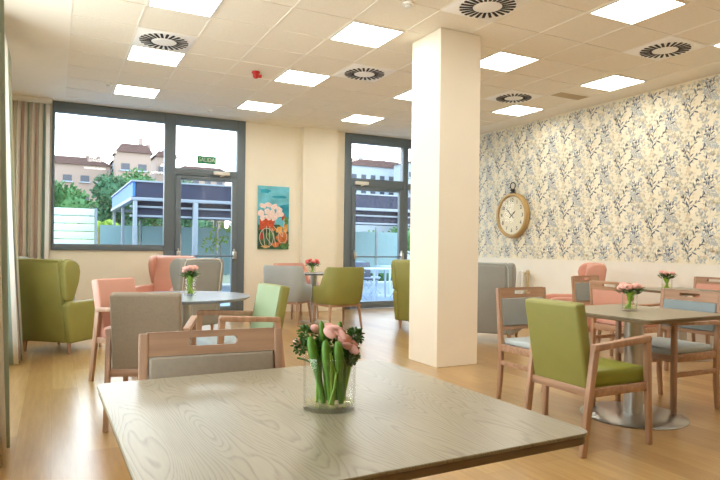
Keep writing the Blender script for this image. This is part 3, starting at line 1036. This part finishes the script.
def vase(label, loc, r, h, sy=1.0, water=.45, rz=0.0):
    t = thing('glass_vase', label, 'vase', loc, rz, 'clear glass vases')
    w = .0035
    part('glass', M['vase_glass'], t, lambda b: lathe(b, [(0, 0), (r * .97, 0), (r, .004), (r, h - .001), (r - w * .5, h), (r - w, h - .001), (r - w, .012), (0, .010)], 48, (0, 0), None, 1, sy))
    part('water', M['water'], t, lambda b: lathe(b, [(0, .0125), (r - w - .001, .0135), (r - w - .001, h * water), (0, h * water)], 48, (0, 0), None, 1, sy))
    return t

# big vase in the foreground
FV = (.659, 1.460, .75)
vase('large clear glass vase on the foreground table', FV, .070, .140, .80, .16, -.472)
t = thing('flower_bunch', 'bunch with thick green buds and a drooping pink rose in the foreground vase', 'flowers', (FV[0], FV[1], FV[2] + .016))
cr = Vector((math.cos(.472), -math.sin(.472), 0)); cf = Vector((math.sin(.472), math.cos(.472), 0))     # right / away as seen from the seat side
def W3(a, d, z): return tuple(cr * a + cf * d + Vector((0, 0, z)))
# (right, away, top height, bottom right, bottom away, radius)
buds = [((-.052, -.022, .180), (-.014, -.016, .004), .0130), ((-.024, .000, .218), (-.006, .010, .006), .0100), ((-.011, -.034, .172), (.006, -.026, .004), .0125),
        ((.022, -.032, .170), (.032, -.020, .006), .0130), ((.026, .020, .215), (.020, .016, .004), .0090), ((-.036, .022, .170), (-.024, .014, .006), .0110), ((.044, .022, .160), (.034, .010, .008), .010)]
for (a, d, z), (a2, d2, z2), rr_ in buds:
    def sb(b, a=a, d=d, z=z, a2=a2, d2=d2, z2=z2, rr_=rr_):
        p0 = Vector(W3(a2, d2, z2)); p1 = Vector(W3(a, d, z))
        pts = [p0.lerp(p1, s) for s in (0, .5, .52, .6, .75, .88, .95, .985, 1)]
        rad = [.55, .75, .8, 1.0, 1.05, .95, .7, .42, .08]
        t2 = bmesh.new(); rings = []
        dd = (p1 - p0).normalized(); x = dd.orthogonal().normalized(); y = dd.cross(x)
        for p, q in zip(pts, rad):
            rings.append([t2.verts.new(p + (x * math.cos(2 * PI * k / 14) + y * math.sin(2 * PI * k / 14)) * rr_ * q) for k in range(14)])
        for r0, r1 in zip(rings, rings[1:]):
            for k in range(14): t2.faces.new([r0[k], r0[(k + 1) % 14], r1[(k + 1) % 14], r1[k]])
        t2.faces.new(rings[0][::-1]); t2.faces.new(rings[-1])
        bmesh.ops.recalc_face_normals(t2, faces=t2.faces[:])
        merge(b, t2)
    part('bud', M['bud'], t, sb)
def stems(b):
    rr = random.Random(5)
    for k in range(11):
        a0, d0 = rr.uniform(-.035, .04), rr.uniform(-.03, .03)
        a1, d1 = a0 * 1.4 + rr.uniform(-.015, .015), d0 * 1.3
        tube(b, [W3(a0, d0, .002), W3((a0 + a1) / 2, (d0 + d1) / 2, .07), W3(a1, d1, .14)], .0045, 8)
    tube(b, [W3(.002, -.040, .004), W3(.015, -.040, .05), W3(.020, -.035, .09)], .003, 6)
part('stem', M['stem_pale'], t, stems)
rs = part('rose', M['rose'], t, lambda b: None)
def rosepetals(b):
    rr = random.Random(3)
    # head drooping sideways: overlapping cupped petals along an arc
    for k in range(30):
        s = k / 29
        a = -.006 + .070 * s
        z = .192 - .050 * s * s + rr.uniform(-.008, .008)
        d = .002 + .016 * math.sin(k * 2.4)
        t2 = bmesh.new(); bmesh.ops.create_icosphere(t2, subdivisions=2, radius=1.0)
        bmesh.ops.scale(t2, vec=(.020, .006, .013), verts=t2.verts)
        m = Matrix.Translation(W3(a, d, z)) @ Matrix.Rotation(-.472 + rr.uniform(-.5, .5), 4, 'Z') @ Matrix.Rotation(.5 + rr.uniform(-.2, .2), 4, 'Y') @ Matrix.Rotation(rr.uniform(-.8, .8), 4, 'X')
        merge(b, t2, m)
bpy.data.objects.remove(rs)
part('rose', M['rose'], t, rosepetals)
for a, d, z, q in ((-.086, .0, .158, .7), (-.040, .004, .196, .7), (-.030, .01, .190, .7)):
    part('rose_petal', M['rose'], t, lambda b: ball(b, W3(a, d, z), .019 * q, 2, (1.1, .8, .85), 0, Matrix.Rotation(.5, 4, 'Y')))
def curly(b):
    rr = random.Random(9)
    for cx_, cd, cz, n, s in ((-.062, .006, .180, 140, .020), (-.078, .0, .150, 90, .017), (.066, .012, .178, 150, .019), (.058, .0, .122, 110, .017), (-.036, .004, .150, 120, .020), (-.018, .012, .172, 80, .016), (.002, .006, .150, 60, .016), (.058, .01, .150, 80, .016)):
        for k in range(n):
            v = Vector((rr.gauss(0, 1), rr.gauss(0, 1), rr.gauss(0, 1))).normalized() * s * rr.uniform(.5, 1.1)
            p = Vector(W3(cx_, cd, cz)) + v
            leaf_blade(b, p, v + Vector((0, 0, .003)), .009, .010, 0, (rr.random(), rr.random(), 1))
    for a, d, z in ((-.055, -.015, .135), (-.06, .01, .13), (.05, .02, .13)):
        leaf_blade(b, W3(a * .7, d, z - .03), Vector(W3(a, d, z)) - Vector(W3(0, 0, z - .03)), .05, .016)
part('foliage', M['leaf'], t, curly)

def small_bouquet(label, loc, r, h, nr, rr_, mi_mat, seed, cat='flowers', spread=.06, ht=.045):
    vase(label[0], loc, r, h, 1.0, .5)
    t = thing('flower_bunch', label[1], cat, (loc[0], loc[1], loc[2] + .014), 0)
    rr = random.Random(seed)
    def st(b):
        for k in range(16):
            a = rr.uniform(0, 2 * PI); q = rr.uniform(.1, .72) * r
            a2 = a + 2.4
            tube(b, [(q * math.cos(a), q * math.sin(a), .002), (q * .4 * math.cos(a2), q * .4 * math.sin(a2), h * .5), (q * 1.15 * math.cos(a2), q * 1.15 * math.sin(a2), h + .005)], .0045, 6)
    part('stem', M['stem_pale'], t, st)
    def fl(b):
        for k in range(130):
            a = rr.uniform(0, 2 * PI); q = rr.uniform(0, spread + .015)
            p = (q * math.cos(a), q * math.sin(a), h + rr.uniform(-.015, .035))
            d = (math.cos(a) + rr.uniform(-.4, .4), math.sin(a) + rr.uniform(-.4, .4), rr.uniform(.1, 1.2))
            leaf_blade(b, p, d, .032, .020, 0)
    part('foliage', M['leaf'], t, fl)
    for k in range(nr):
        a = 2 * PI * k / nr + .4; q = spread * (.85 if k else .15)
        def rz_(b, a=a, q=q, k=k):
            rose(b, (q * math.cos(a), q * math.sin(a), h + ht * (.7 + .6 * rr.random())), rr_, seed * 10 + k, 0, (rr.uniform(-.4, .4), rr.uniform(-.4, .4)))
        part('rose', mi_mat, t, rz_)
small_bouquet(('clear glass vase on the round grey table', 'pink roses bunched in the vase on the round grey table'), (1.06, 5.32, .75), .055, .15, 6, .034, M['rose'], 4, spread=.05, ht=.06)
small_bouquet(('small glass vase on the small bistro table', 'coral pink flowers bunched in the vase on the small bistro table'), (3.65, 8.80, .775), .05, .10, 9, .036, M['rose_deep'], 6, spread=.10, ht=.07)
small_bouquet(('clear glass vase standing on the near right-hand table', 'pink peonies with green leaves in the vase on the near right-hand table'), (3.72, 2.98, .75), .052, .12, 6, .036, M['rose'], 8, spread=.068, ht=.045)
small_bouquet(('clear glass vase on the farther right table', 'pink buds with many leaves in the vase on the farther right table'), (6.26, 4.52, .75), .055, .12, 4, .032, M['rose'], 12, spread=.065, ht=.05)

# ------------------------------------------------ wall things
# clock on the wallpapered wall (faces -x)
t = thing('wall_clock', 'large round gold-rimmed pocket-watch style wall clock with cream dial', 'clock', (UR - .006, 8.20, 1.785), R(-90))
CR = .385   # local: x = along wall (to the right for the viewer), -y = out of the wall
MX = Matrix.Rotation(R(90), 4, 'X')     # lathe axis z -> -y (out of wall)
part('rim', M['gold'], t, lambda b: lathe(b, [(0, 0), (CR, 0), (CR + .01, .01), (CR + .01, .075), (CR - .005, .095), (CR - .03, .10), (CR - .045, .088), (CR - .05, .06), (0, .058)], 64, (0, 0), MX))
part('dial', M['face'], t, lambda b: lathe(b, [(0, .058), (CR - .05, .058), (CR - .052, .066), (0, .067)], 64, (0, 0), MX))
part('glass', M['dial_glass'], t, lambda b: lathe(b, [(0, .085), (CR - .048, .080), (CR - .048, .083), (0, .088)], 48, (0, 0), MX))
def text_mesh(b, s, size, cx, cz, y, depth=.002, sx=1.0):
    cu = bpy.data.curves.new('txt', 'FONT'); cu.body = s; cu.size = size; cu.align_x = 'CENTER'; cu.align_y = 'CENTER'; cu.extrude = depth / 2
    o = bpy.data.objects.new('txt', cu); COL.objects.link(o)
    bpy.context.view_layer.update()
    dg = bpy.context.evaluated_depsgraph_get()
    me = bpy.data.meshes.new_from_object(o.evaluated_get(dg))
    tt = bmesh.new(); tt.from_mesh(me)
    m = Matrix.Translation((cx, y, cz)) @ Matrix.Rotation(R(90), 4, 'X') @ Matrix.Diagonal((sx, 1, 1, 1))
    merge(b, tt, m)
    bpy.data.objects.remove(o); bpy.data.curves.remove(cu); bpy.data.meshes.remove(me)
for k in range(1, 13):
    a = R(90 - 30 * k)
    part('numeral', M['ink'], t, lambda b: text_mesh(b, str(k), .095, .265 * math.cos(a), .265 * math.sin(a), -.0685), False)
def hand(b, ang, L, w, y, tail=.07):
    a = R(90 - ang); d = Vector((math.cos(a), 0, math.sin(a)))
    n = Vector((-d.z, 0, d.x))
    t2 = bmesh.new()
    pts = [(-tail, w * .9), (-.02, w * .45), (L * .55, w), (L, .002)]
    f = []
    for yy in (y, y - .004):
        f.append([t2.verts.new(d * p + n * q + Vector((0, yy, 0))) for p, q in pts] + [t2.verts.new(d * p - n * q + Vector((0, yy, 0))) for p, q in reversed(pts)])
    t2.faces.new(f[0]); t2.faces.new(f[1][::-1])
    for i in range(8): t2.faces.new([f[0][i], f[0][(i + 1) % 8], f[1][(i + 1) % 8], f[1][i]])
    bmesh.ops.recalc_face_normals(t2, faces=t2.faces[:])
    merge(b, t2)
part('hour_hand', M['ink'], t, lambda b: hand(b, 52, .12, .010, -.069), False)
part('minute_hand', M['ink'], t, lambda b: hand(b, 312, .20, .008, -.073), False)
part('hub', M['iron'], t, lambda b: lathe(b, [(0, .067), (.014, .067), (.014, .079), (0, .080)], 20, (0, 0), MX))
def crown(b):
    lathe(b, [(.055, 0), (.05, .012), (.03, .022), (.028, .035), (.042, .045), (.042, .065), (.025, .078), (0, .082)], 24, (0, 0), Matrix.Translation((0, -.05, CR + .006)))
part('winding_crown', M['iron'], t, crown)
part('hanging_ring', M['iron'], t, lambda b: tube(b, [(.062 * math.cos(2 * PI * k / 28), -.05, CR + .135 + .062 * math.sin(2 * PI * k / 28)) for k in range(29)], .009, 8))

# painting: bicycle with a basket of pale flowers
t = thing('painting', 'tall unframed canvas of a bicycle with a basket of white flowers', 'painting', (3.515, VB - .001, 1.70), 0)
part('canvas', plain('canvas_sky_blue', (108, 186, 204), 0.8, var=0.25, vscale=5), t, lambda b: box(b, -.29, .29, -.035, 0, -.565, .565, .003))
def blob(b, x, z, rx, rz_, y=-.037, n=14, jag=.0, sd=0):
    r_ = random.Random(sd); t2 = bmesh.new()
    top = []; bot = []
    for k in range(n):
        a = 2 * PI * k / n; q = 1 + r_.uniform(-jag, jag)
        top.append(t2.verts.new((x + rx * q * math.cos(a), y, z + rz_ * q * math.sin(a)))); bot.append(t2.verts.new((x + rx * q * math.cos(a), -.0345, z + rz_ * q * math.sin(a))))
    t2.faces.new(top)
    for k in range(n): t2.faces.new([top[k], top[(k + 1) % n], bot[(k + 1) % n], bot[k]])
    merge(b, t2)
pr_ = random.Random(21)
part('painted_ground', plain('paint_dark_green', (60, 96, 66), 0.8, var=0.5, vscale=9), t, lambda b: prism(b, [(-.289, -.564), (.289, -.564), (.289, -.25), (.10, -.12), (-.289, -.13)], -.0358, -.0345, 'Y'), False)
part('painted_sea', plain('paint_teal', (44, 152, 176), 0.8, var=0.3, vscale=8), t, lambda b: (prism(b, [(.02, .02), (.289, -.02), (.289, .26), (.10, .22)], -.0358, -.0345, 'Y'), blob(b, .13, .38, .14, .03, -.0355, 12, .3, 4), blob(b, -.16, .47, .10, .03, -.0355, 12, .3, 5)), False)
pp = [plain('paint_orange', (206, 118, 66), 0.8, var=0.4, vscale=14), plain('paint_ochre', (214, 160, 84), 0.8, var=0.4, vscale=14), plain('paint_leaf_green', (92, 136, 76), 0.8, var=0.4, vscale=14), plain('paint_rust', (176, 72, 48), 0.8, var=0.4, vscale=14)]
for i, (x, z, rx, rz_) in enumerate([(.16, -.36, .10, .13), (.11, -.22, .06, .07), (.21, -.50, .07, .06), (-.22, -.18, .06, .05), (.0, -.20, .05, .04), (.23, -.18, .04, .07), (-.05, -.30, .06, .05), (-.22, -.34, .05, .08), (.04, -.48, .07, .05), (-.14, -.52, .08, .03), (.24, -.05, .035, .08), (.18, .02, .03, .06)]):
    part('painted_patch', pp[i % 4], t, lambda b: blob(b, x, z, rx, rz_, -.0364 - .00005 * i, 12, .35, i), False)
part('painted_basket', plain('paint_basket', (196, 84, 52), 0.8, var=0.3, vscale=40), t, lambda b: prism(b, [(-.27, -.02), (.03, -.02), (.0, -.18), (-.25, -.18)], -.0368, -.0345, 'Y'), False)
def wheel(b, which):
    for (x, z, r_, w) in which:
        for k in range(28):
            a = 2 * PI * k / 28; a2 = 2 * PI * (k + 1) / 28
            bar(b, (x + r_ * .75 * math.cos(a), -.0366, z + r_ * math.sin(a)), (x + r_ * .75 * math.cos(a2), -.0366, z + r_ * math.sin(a2)), .003, w, bev=0, ref=(0, 1, 0))
def bike(b):
    for p, q in (((-.13, -.15), (-.13, -.36)), ((-.07, -.15), (-.08, -.50)), ((-.13, -.36), (-.02, -.5)), ((.0, -.15), (.17, -.34)), ((-.02, -.20), (.05, -.52)), ((-.20, -.22), (-.16, -.5)), ((.2, -.02), (.17, -.34))):
        bar(b, (p[0], -.0366, p[1]), (q[0], -.0366, q[1]), .003, .010, bev=0, ref=(0, 1, 0))
pl_ = plain('paint_pale_lines', (206, 196, 180), 0.8)
part('painted_wheel', pl_, t, lambda b: wheel(b, ((-.13, -.36, .17, .010),)), False)
part('painted_wheel', pl_, t, lambda b: wheel(b, ((.17, -.34, .11, .008),)), False)
part('painted_bicycle', pl_, t, bike, False)
def whites(b):
    for i, (x, z) in enumerate([(-.20, .20), (-.10, .24), (0, .20), (.10, .15), (-.24, .09), (-.14, .11), (-.04, .09), (.07, .06), (.15, .06), (-.20, .0), (-.10, .0), (.0, .0)]):
        for k in range(4):
            blob(b, x + pr_.uniform(-.025, .025), z + pr_.uniform(-.025, .025), .042, .040, -.0372 - .0002 * k, 12, .2, i * 5 + k)
part('painted_blossom', plain('paint_blossom', (240, 216, 208), 0.8, var=0.14, vscale=30), t, whites, False)

# exit sign on the transom glass
t = thing('exit_sign', 'green SALIDA exit sign hanging in the glazing above the left door', 'sign', (2.305, VB - .045, 2.64), 0)
part('panel', M['exit'], t, lambda b: box(b, -.16, .16, -.008, .008, -.065, .065, .003))
part('lettering', M['letter'], t, lambda b: text_mesh(b, 'SALIDA', .105, 0, 0, -.0095, .002, .80), False)
part('hanger', M['steel'], t, lambda b: [tube(b, [(x, 0, .06), (x, .0, .56)], .0015, 5) for x in (-.12, .12)])

# radiator on the right wall
t = thing('radiator', 'white column radiator on the wall below the wallpaper, beside the grey wing armchair', 'radiator', (UR - .03, 8.12, .22), R(-90))
for k in range(9):
    part('radiator_section', M['radiator'], t, lambda b: (box(b, -.30 + .067 * k, -.30 + .067 * k + .055, -.105, -.03, 0, .60, .014, 3)))
part('manifold', M['radiator'], t, lambda b: (tube(b, [(-.29, -.067, .04), (.30, -.067, .04)], .016, 10), tube(b, [(-.29, -.067, .56), (.30, -.067, .56)], .016, 10), box(b, -.2, -.18, -.04, .028, .5, .53), box(b, .16, .18, -.04, .028, .5, .53)))
part('valve', M['tan'], t, lambda b: (tube(b, [(.37, -.07, -.22), (.37, -.07, .55)], .022, 12, .022), tube(b, [(.30, -.067, .56), (.37, -.07, .56)], .012, 10), lathe(b, [(0, .55), (.03, .55), (.03, .60), (.018, .62), (0, .62)], 16, (.37, -.07))))

# ------------------------------------------------ outdoors
bm = bm_new(); box(bm, -6, 16, VB + .2, 19.2, -.25, -.03); box(bm, UL - .2, UR + .2, VB + .12, VB + .2, -.25, -.03); struct('floor_terrace', bm, M['terrace'])
bm = bm_new(); box(bm, -160, 300, 19.2, 330, -3.2, -3.0); struct('ground', bm, M['ground'])

# pergola: parallel to the glazing
t = thing('pergola', 'terrace pergola with navy fabric fascia and pale metal posts', 'pergola', (0, 0, -.03))
part('fascia', M['navy'], t, lambda b: (box(b, 1.72, 10.2, 15.0, 15.06, 2.34, 2.70), box(b, 1.72, 10.2, 15.2, 15.24, 1.86, 2.30)))
part('side_awning', M['blue'], t, lambda b: box(b, 1.64, 1.70, 15.02, 20.6, 2.36, 2.70))
part('roof_frame', M['pergola'], t, lambda b: (box(b, 1.60, 10.2, 14.97, 15.09, 2.26, 2.34, .005), box(b, 1.60, 10.2, 14.97, 15.09, 2.70, 2.74, .005), box(b, 1.60, 10.2, 15.10, 15.2, 2.10, 2.15, .005), box(b, 1.6, 10.2, 15.10, 15.2, 1.88, 1.93, .005), box(b, 1.60, 1.72, 15.0, 20.6, 2.26, 2.34, .005), box(b, 1.6, 1.72, 15.0, 20.6, 2.70, 2.74, .005), box(b, 1.60, 10.2, 20.5, 20.62, 2.26, 2.34, .005)))
part('roof', M['navy'], t, lambda b: box(b, 1.72, 10.2, 15.1, 20.5, 2.66, 2.70))
for x, y, w in ((1.70, 15.03, .09), (1.70, 17.8, .08), (1.70, 20.5, .08), (3.10, 15.03, .12), (5.9, 15.03, .10), (9.05, 15.03, .16), (4.9, 20.5, .10), (7.5, 20.5, .10)):
    part('post', M['pergola'], t, lambda b: box(b, x - w / 2, x + w / 2, y - w / 2, y + w / 2, -.0, 2.27, .005))
# white slatted screen left
t = thing('slat_screen', 'white horizontal slat screen on the terrace edge behind the wide window', 'fence', (0, 17, -.03))
part('slat', M['frost'], t, lambda b: [box(b, -1.6, .93, -.02, .0, .55 + .20 * k, .73 + .20 * k, .004) for k in range(8)])
for x in (-1.5, -.3, .97):
    part('post', M['pergola'], t, lambda b: box(b, x - .03, x + .03, 0, .05, 0, 2.15))
t = thing('glass_fence', 'frosted glass fence panels along the far side of the terrace', 'fence', (0, 19.0, -.03))
for k in range(9):
    x = 1.2 + k * 1.15
    part('panel', M['frost2'], t, lambda b: box(b, x, x + 1.05, 0, .02, .3, 1.78))
    part('post', M['pergola'], t, lambda b: box(b, x + 1.08, x + 1.12, -.02, .04, 0, 1.95))
# outdoor tables and chairs
def out_table(label, loc):
    t = thing('terrace_table', label, 'table', loc, 0, 'white terrace tables')
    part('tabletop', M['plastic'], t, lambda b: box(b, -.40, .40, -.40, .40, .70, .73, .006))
    for sx in (-1, 1):
        for sy in (-1, 1):
            part('leg', M['plastic'], t, lambda b: bar(b, (sx * .36, sy * .36, 0), (sx * .33, sy * .33, .70), .035, .035, .045, .045))
    return t
def out_chair(label, loc, th, m):
    t = thing('terrace_chair', label, 'chair', loc, face(th), 'terrace chairs')
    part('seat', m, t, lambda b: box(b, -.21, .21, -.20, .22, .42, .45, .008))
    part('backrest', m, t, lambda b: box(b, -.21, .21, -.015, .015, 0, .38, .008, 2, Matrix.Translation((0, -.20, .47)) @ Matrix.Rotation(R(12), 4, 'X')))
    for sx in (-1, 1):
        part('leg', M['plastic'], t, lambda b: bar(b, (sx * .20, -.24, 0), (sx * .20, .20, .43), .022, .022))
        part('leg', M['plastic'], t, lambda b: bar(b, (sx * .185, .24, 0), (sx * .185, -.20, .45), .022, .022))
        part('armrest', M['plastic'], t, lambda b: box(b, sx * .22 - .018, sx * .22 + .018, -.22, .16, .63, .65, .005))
    return t
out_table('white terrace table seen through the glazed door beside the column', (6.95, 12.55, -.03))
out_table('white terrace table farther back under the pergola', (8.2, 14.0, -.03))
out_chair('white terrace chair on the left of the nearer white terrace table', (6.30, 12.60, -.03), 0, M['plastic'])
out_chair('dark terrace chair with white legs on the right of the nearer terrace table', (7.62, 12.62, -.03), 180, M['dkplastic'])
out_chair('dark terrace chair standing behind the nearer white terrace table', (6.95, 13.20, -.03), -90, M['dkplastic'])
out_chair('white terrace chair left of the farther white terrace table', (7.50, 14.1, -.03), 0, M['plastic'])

# potted sapling by the pergola seen through the left door
t = thing('sapling', 'small bright green sapling seen through the left glazed door', 'tree', (4.35, 17.5, -.03))
part('trunk', M['bark'], t, lambda b: tube(b, [(0, 0, 0), (.03, 0, .6), (.0, 0, 1.25)], .02, 8, .012))
def leaves(b, cs, n, s, seed):
    rr = random.Random(seed)
    for (x, y, z, r_) in cs:
        for k in range(int(n * r_ * r_) + 6):
            v = Vector((rr.gauss(0, 1), rr.gauss(0, 1), rr.gauss(0, 1))).normalized() * r_ * rr.uniform(.55, 1.0)
            p = Vector((x, y, z)) + v
            d = (v.normalized() + Vector((rr.uniform(-.6, .6), rr.uniform(-.6, .6), rr.uniform(-.6, .6)))).normalized()
            sd = d.orthogonal().normalized(); sd = (Matrix.Rotation(rr.uniform(0, 6.3), 3, d) @ sd)
            q = [b.verts.new(p), b.verts.new(p + d * s * .5 + sd * s * .3), b.verts.new(p + d * s), b.verts.new(p + d * s * .5 - sd * s * .3)]
            b.faces.new(q)
part('crown', M['crown2'], t, lambda b: leaves(b, [(.05, 0, 1.6, .32), (-.3, 0, 1.25, .22), (.12, 0, 1.9, .2)], 900, .11, 2))

def tree(label, x, y, h, cr_, m, seed, base=-3.0):
    t = thing('tree', label, 'tree', (x, y, base), 0, 'trees beyond the terrace')
    rr = random.Random(seed)
    part('trunk', M['bark'], t, lambda b: tube(b, [(0, 0, 0), (.1, 0, h * .4), (0, .1, h * .75)], .22, 8, .09))
    cs = [(rr.uniform(-cr_, cr_) * .7, rr.uniform(-cr_, cr_) * .6, h * .68 + rr.uniform(-.9, .9) * cr_ * .7, cr_ * rr.uniform(.40, .6)) for _ in range(9)] + [(0, 0, h * .68, cr_ * .7)]
    def cb(b):
        for (a, c_, z, r_) in cs: ball(b, (a, c_, z), r_ * .74, 2)
        leaves(b, cs, 420, .24, seed + 50)
    part('crown', m, t, cb, False)
tree('dark round-crowned tree at the left end of the row beyond the slat screen', .2, 34, 8.7, 1.9, M['crown'], 1)
tree('low pale green tree just above the slat screen', .4, 25, 6.0, 1.1, M['crown2'], 2)
tree('dark tree between the palm and the pergola', 3.7, 40, 9.1, 2.1, M['crown3'], 3)
tree('dark tree rising behind the blue pergola awning', 6.6, 46, 10.6, 2.2, M['crown'], 4)
tree('mid green tree against the wide window mullion', 7.4, 37, 9.2, 1.6, M['crown3'], 5)
tree('distant bushy tree seen under the navy fascia of the pergola', 12.0, 37, 5.2, 2.2, M['crown'], 6)
tree('distant bushy tree glimpsed through the glazed door by the column', 20.5, 38, 5.4, 2.4, M['crown'], 7)
t = thing('palm_tree', 'small palm with arching yellow-green fronds beyond the screen', 'tree', (1.75, 27, -3.0))
part('trunk', M['bark'], t, lambda b: tube(b, [(0, 0, 0), (.05, 0, 2.5), (0, 0, 5.0)], .16, 8, .12))
def fronds(b):
    for k in range(20):
        a = 2 * PI * k / 20; el = .2 + .5 * ((k * 7) % 5) / 4
        prev = Vector((0, 0, 5.0))
        for j in range(7):
            s = (j + 1) / 7
            p = Vector((math.cos(a) * 1.1 * s, math.sin(a) * 1.1 * s, 5.0 + el * 1.5 * s - 1.3 * s * s))
            tube(b, [prev, p], .012, 4)
            d = (p - prev).normalized(); sd = d.cross(Vector((0, 0, 1))).normalized()
            for q in (-1, 1):
                for o_ in (0, .5):
                    b0 = prev.lerp(p, o_)
                    tip = b0 + sd * q * .32 * (1 - .5 * s) + d * .15 - Vector((0, 0, .10))
                    b.faces.new([b.verts.new(b0 - d * .02), b.verts.new(b0 + d * .03), b.verts.new(tip)])
            prev = p
part('frond', M['crown2'], t, fronds, False)

def building(label, x0, x1, y0, y1, z1, wall, rows, cols, roof_h=1.2, base=-3.0, chim=()):
    t = thing('building', label, 'building', ((x0 + x1) / 2, y0, base), 0, 'apartment buildings on the skyline')
    w = (x1 - x0) / 2; D = y1 - y0; H = z1 - base
    part('wall', wall, t, lambda b: box(b, -w, w, 0, D, 0, H))
    part('roof', M['roof'], t, lambda b: prism(b, [(-w - .3, H), (w + .3, H), (w * .75, H + roof_h), (-w * .75, H + roof_h)], -.3, D + .3, 'Y'))
    for i in range(rows):
        for j in range(cols):
            x = -w + (j + .5) * 2 * w / cols; z = H - 1.9 - i * 2.7
            ww = min(.95, w / cols * .5)
            wn = part('window', M['winb'], t, lambda b: box(b, x - ww, x + ww, -.06, .02, z - .4, z + .45))
            part('sill', M['bldw'], wn, lambda b: box(b, x - ww - .15, x + ww + .15, -.25, .02, z - .55, z - .4))
    for (cx_, ch) in chim:
        part('chimney', wall, t, lambda b: box(b, cx_ - .25, cx_ + .25, 1.5, 2.0, H + roof_h * .5, H + roof_h + ch))
    return t
building('long low brick apartment block at the left of the skyline', -6, 6.9, 90, 100, 12.0, M['bld'], 2, 6, 1.0, -3, ((3.6, .6), (5.0, .6)))
building('recessed pale stair block between the two brick apartment blocks', 7.3, 7.7, 90, 100, 12.8, M['bldw'], 3, 1, .2)
building('taller brick apartment block with gabled roof and chimneys, in the left window', 7.2, 11.4, 84, 89, 13.3, M['bld'], 3, 2, 1.1, -3, ((1.0, 1.2), (2.0, .4), (-.5, .3)))
building('narrow brick block at the right side of the left window mullion', 13.2, 16.0, 92, 100, 14.2, M['bld'], 3, 2, .8, -3, ((0, .6),))
building('small distant block seen over the transom of the left door', 17.0, 24.5, 96, 104, 13.0, M['bld'], 2, 4, .6)
building('pale block at the right edge of the left door transom', 28.6, 32.0, 94, 104, 18.0, M['bldw'], 4, 2, .8)
building('long pale blue-grey block with brown roof above the door by the column', 42.0, 54.5, 90, 100, 15.0, M['bldw'], 3, 7, 1.1, -3, ((-1.5, .7), (3.0, .4)))
building('pale block beside the long grey block, near the column', 50.0, 58.0, 82, 86, 14.9, M['bldw'], 4, 4, .4)

# ------------------------------------------------ light
w = bpy.data.worlds.new('world'); SC.world = w; w.use_nodes = True
nt = w.node_tree; bg = nt.nodes['Background']
tc = N(nt, 'ShaderNodeTexCoord'); sp = N(nt, 'ShaderNodeSeparateXYZ'); rp = N(nt, 'ShaderNodeValToRGB')
nt.links.new(tc.outputs['Generated'], sp.inputs[0]); nt.links.new(sp.outputs['Z'], rp.inputs['Fac'])
rp.color_ramp.elements[0].position = 0.0; rp.color_ramp.elements[0].color = (1.0, 1.0, 1.0, 1)
rp.color_ramp.elements[1].position = 0.8; rp.color_ramp.elements[1].color = (0.62, 0.80, 1.0, 1)
nt.links.new(rp.outputs['Color'], bg.inputs['Color'])
bg.inputs['Strength'].default_value = 6.6

SC.view_settings.view_transform = 'Standard'
SC.view_settings.look = 'None'
SC.view_settings.exposure = 0.0
SC.view_settings.gamma = 1.0
SC.view_settings.use_curve_mapping = False
SC.cycles.max_bounces = 12
SC.cycles.diffuse_bounces = 8
SC.cycles.transparent_max_bounces = 24
SC.cycles.sample_clamp_indirect = 6.0
SC.cycles.caustics_reflective = False
SC.cycles.caustics_refractive = False
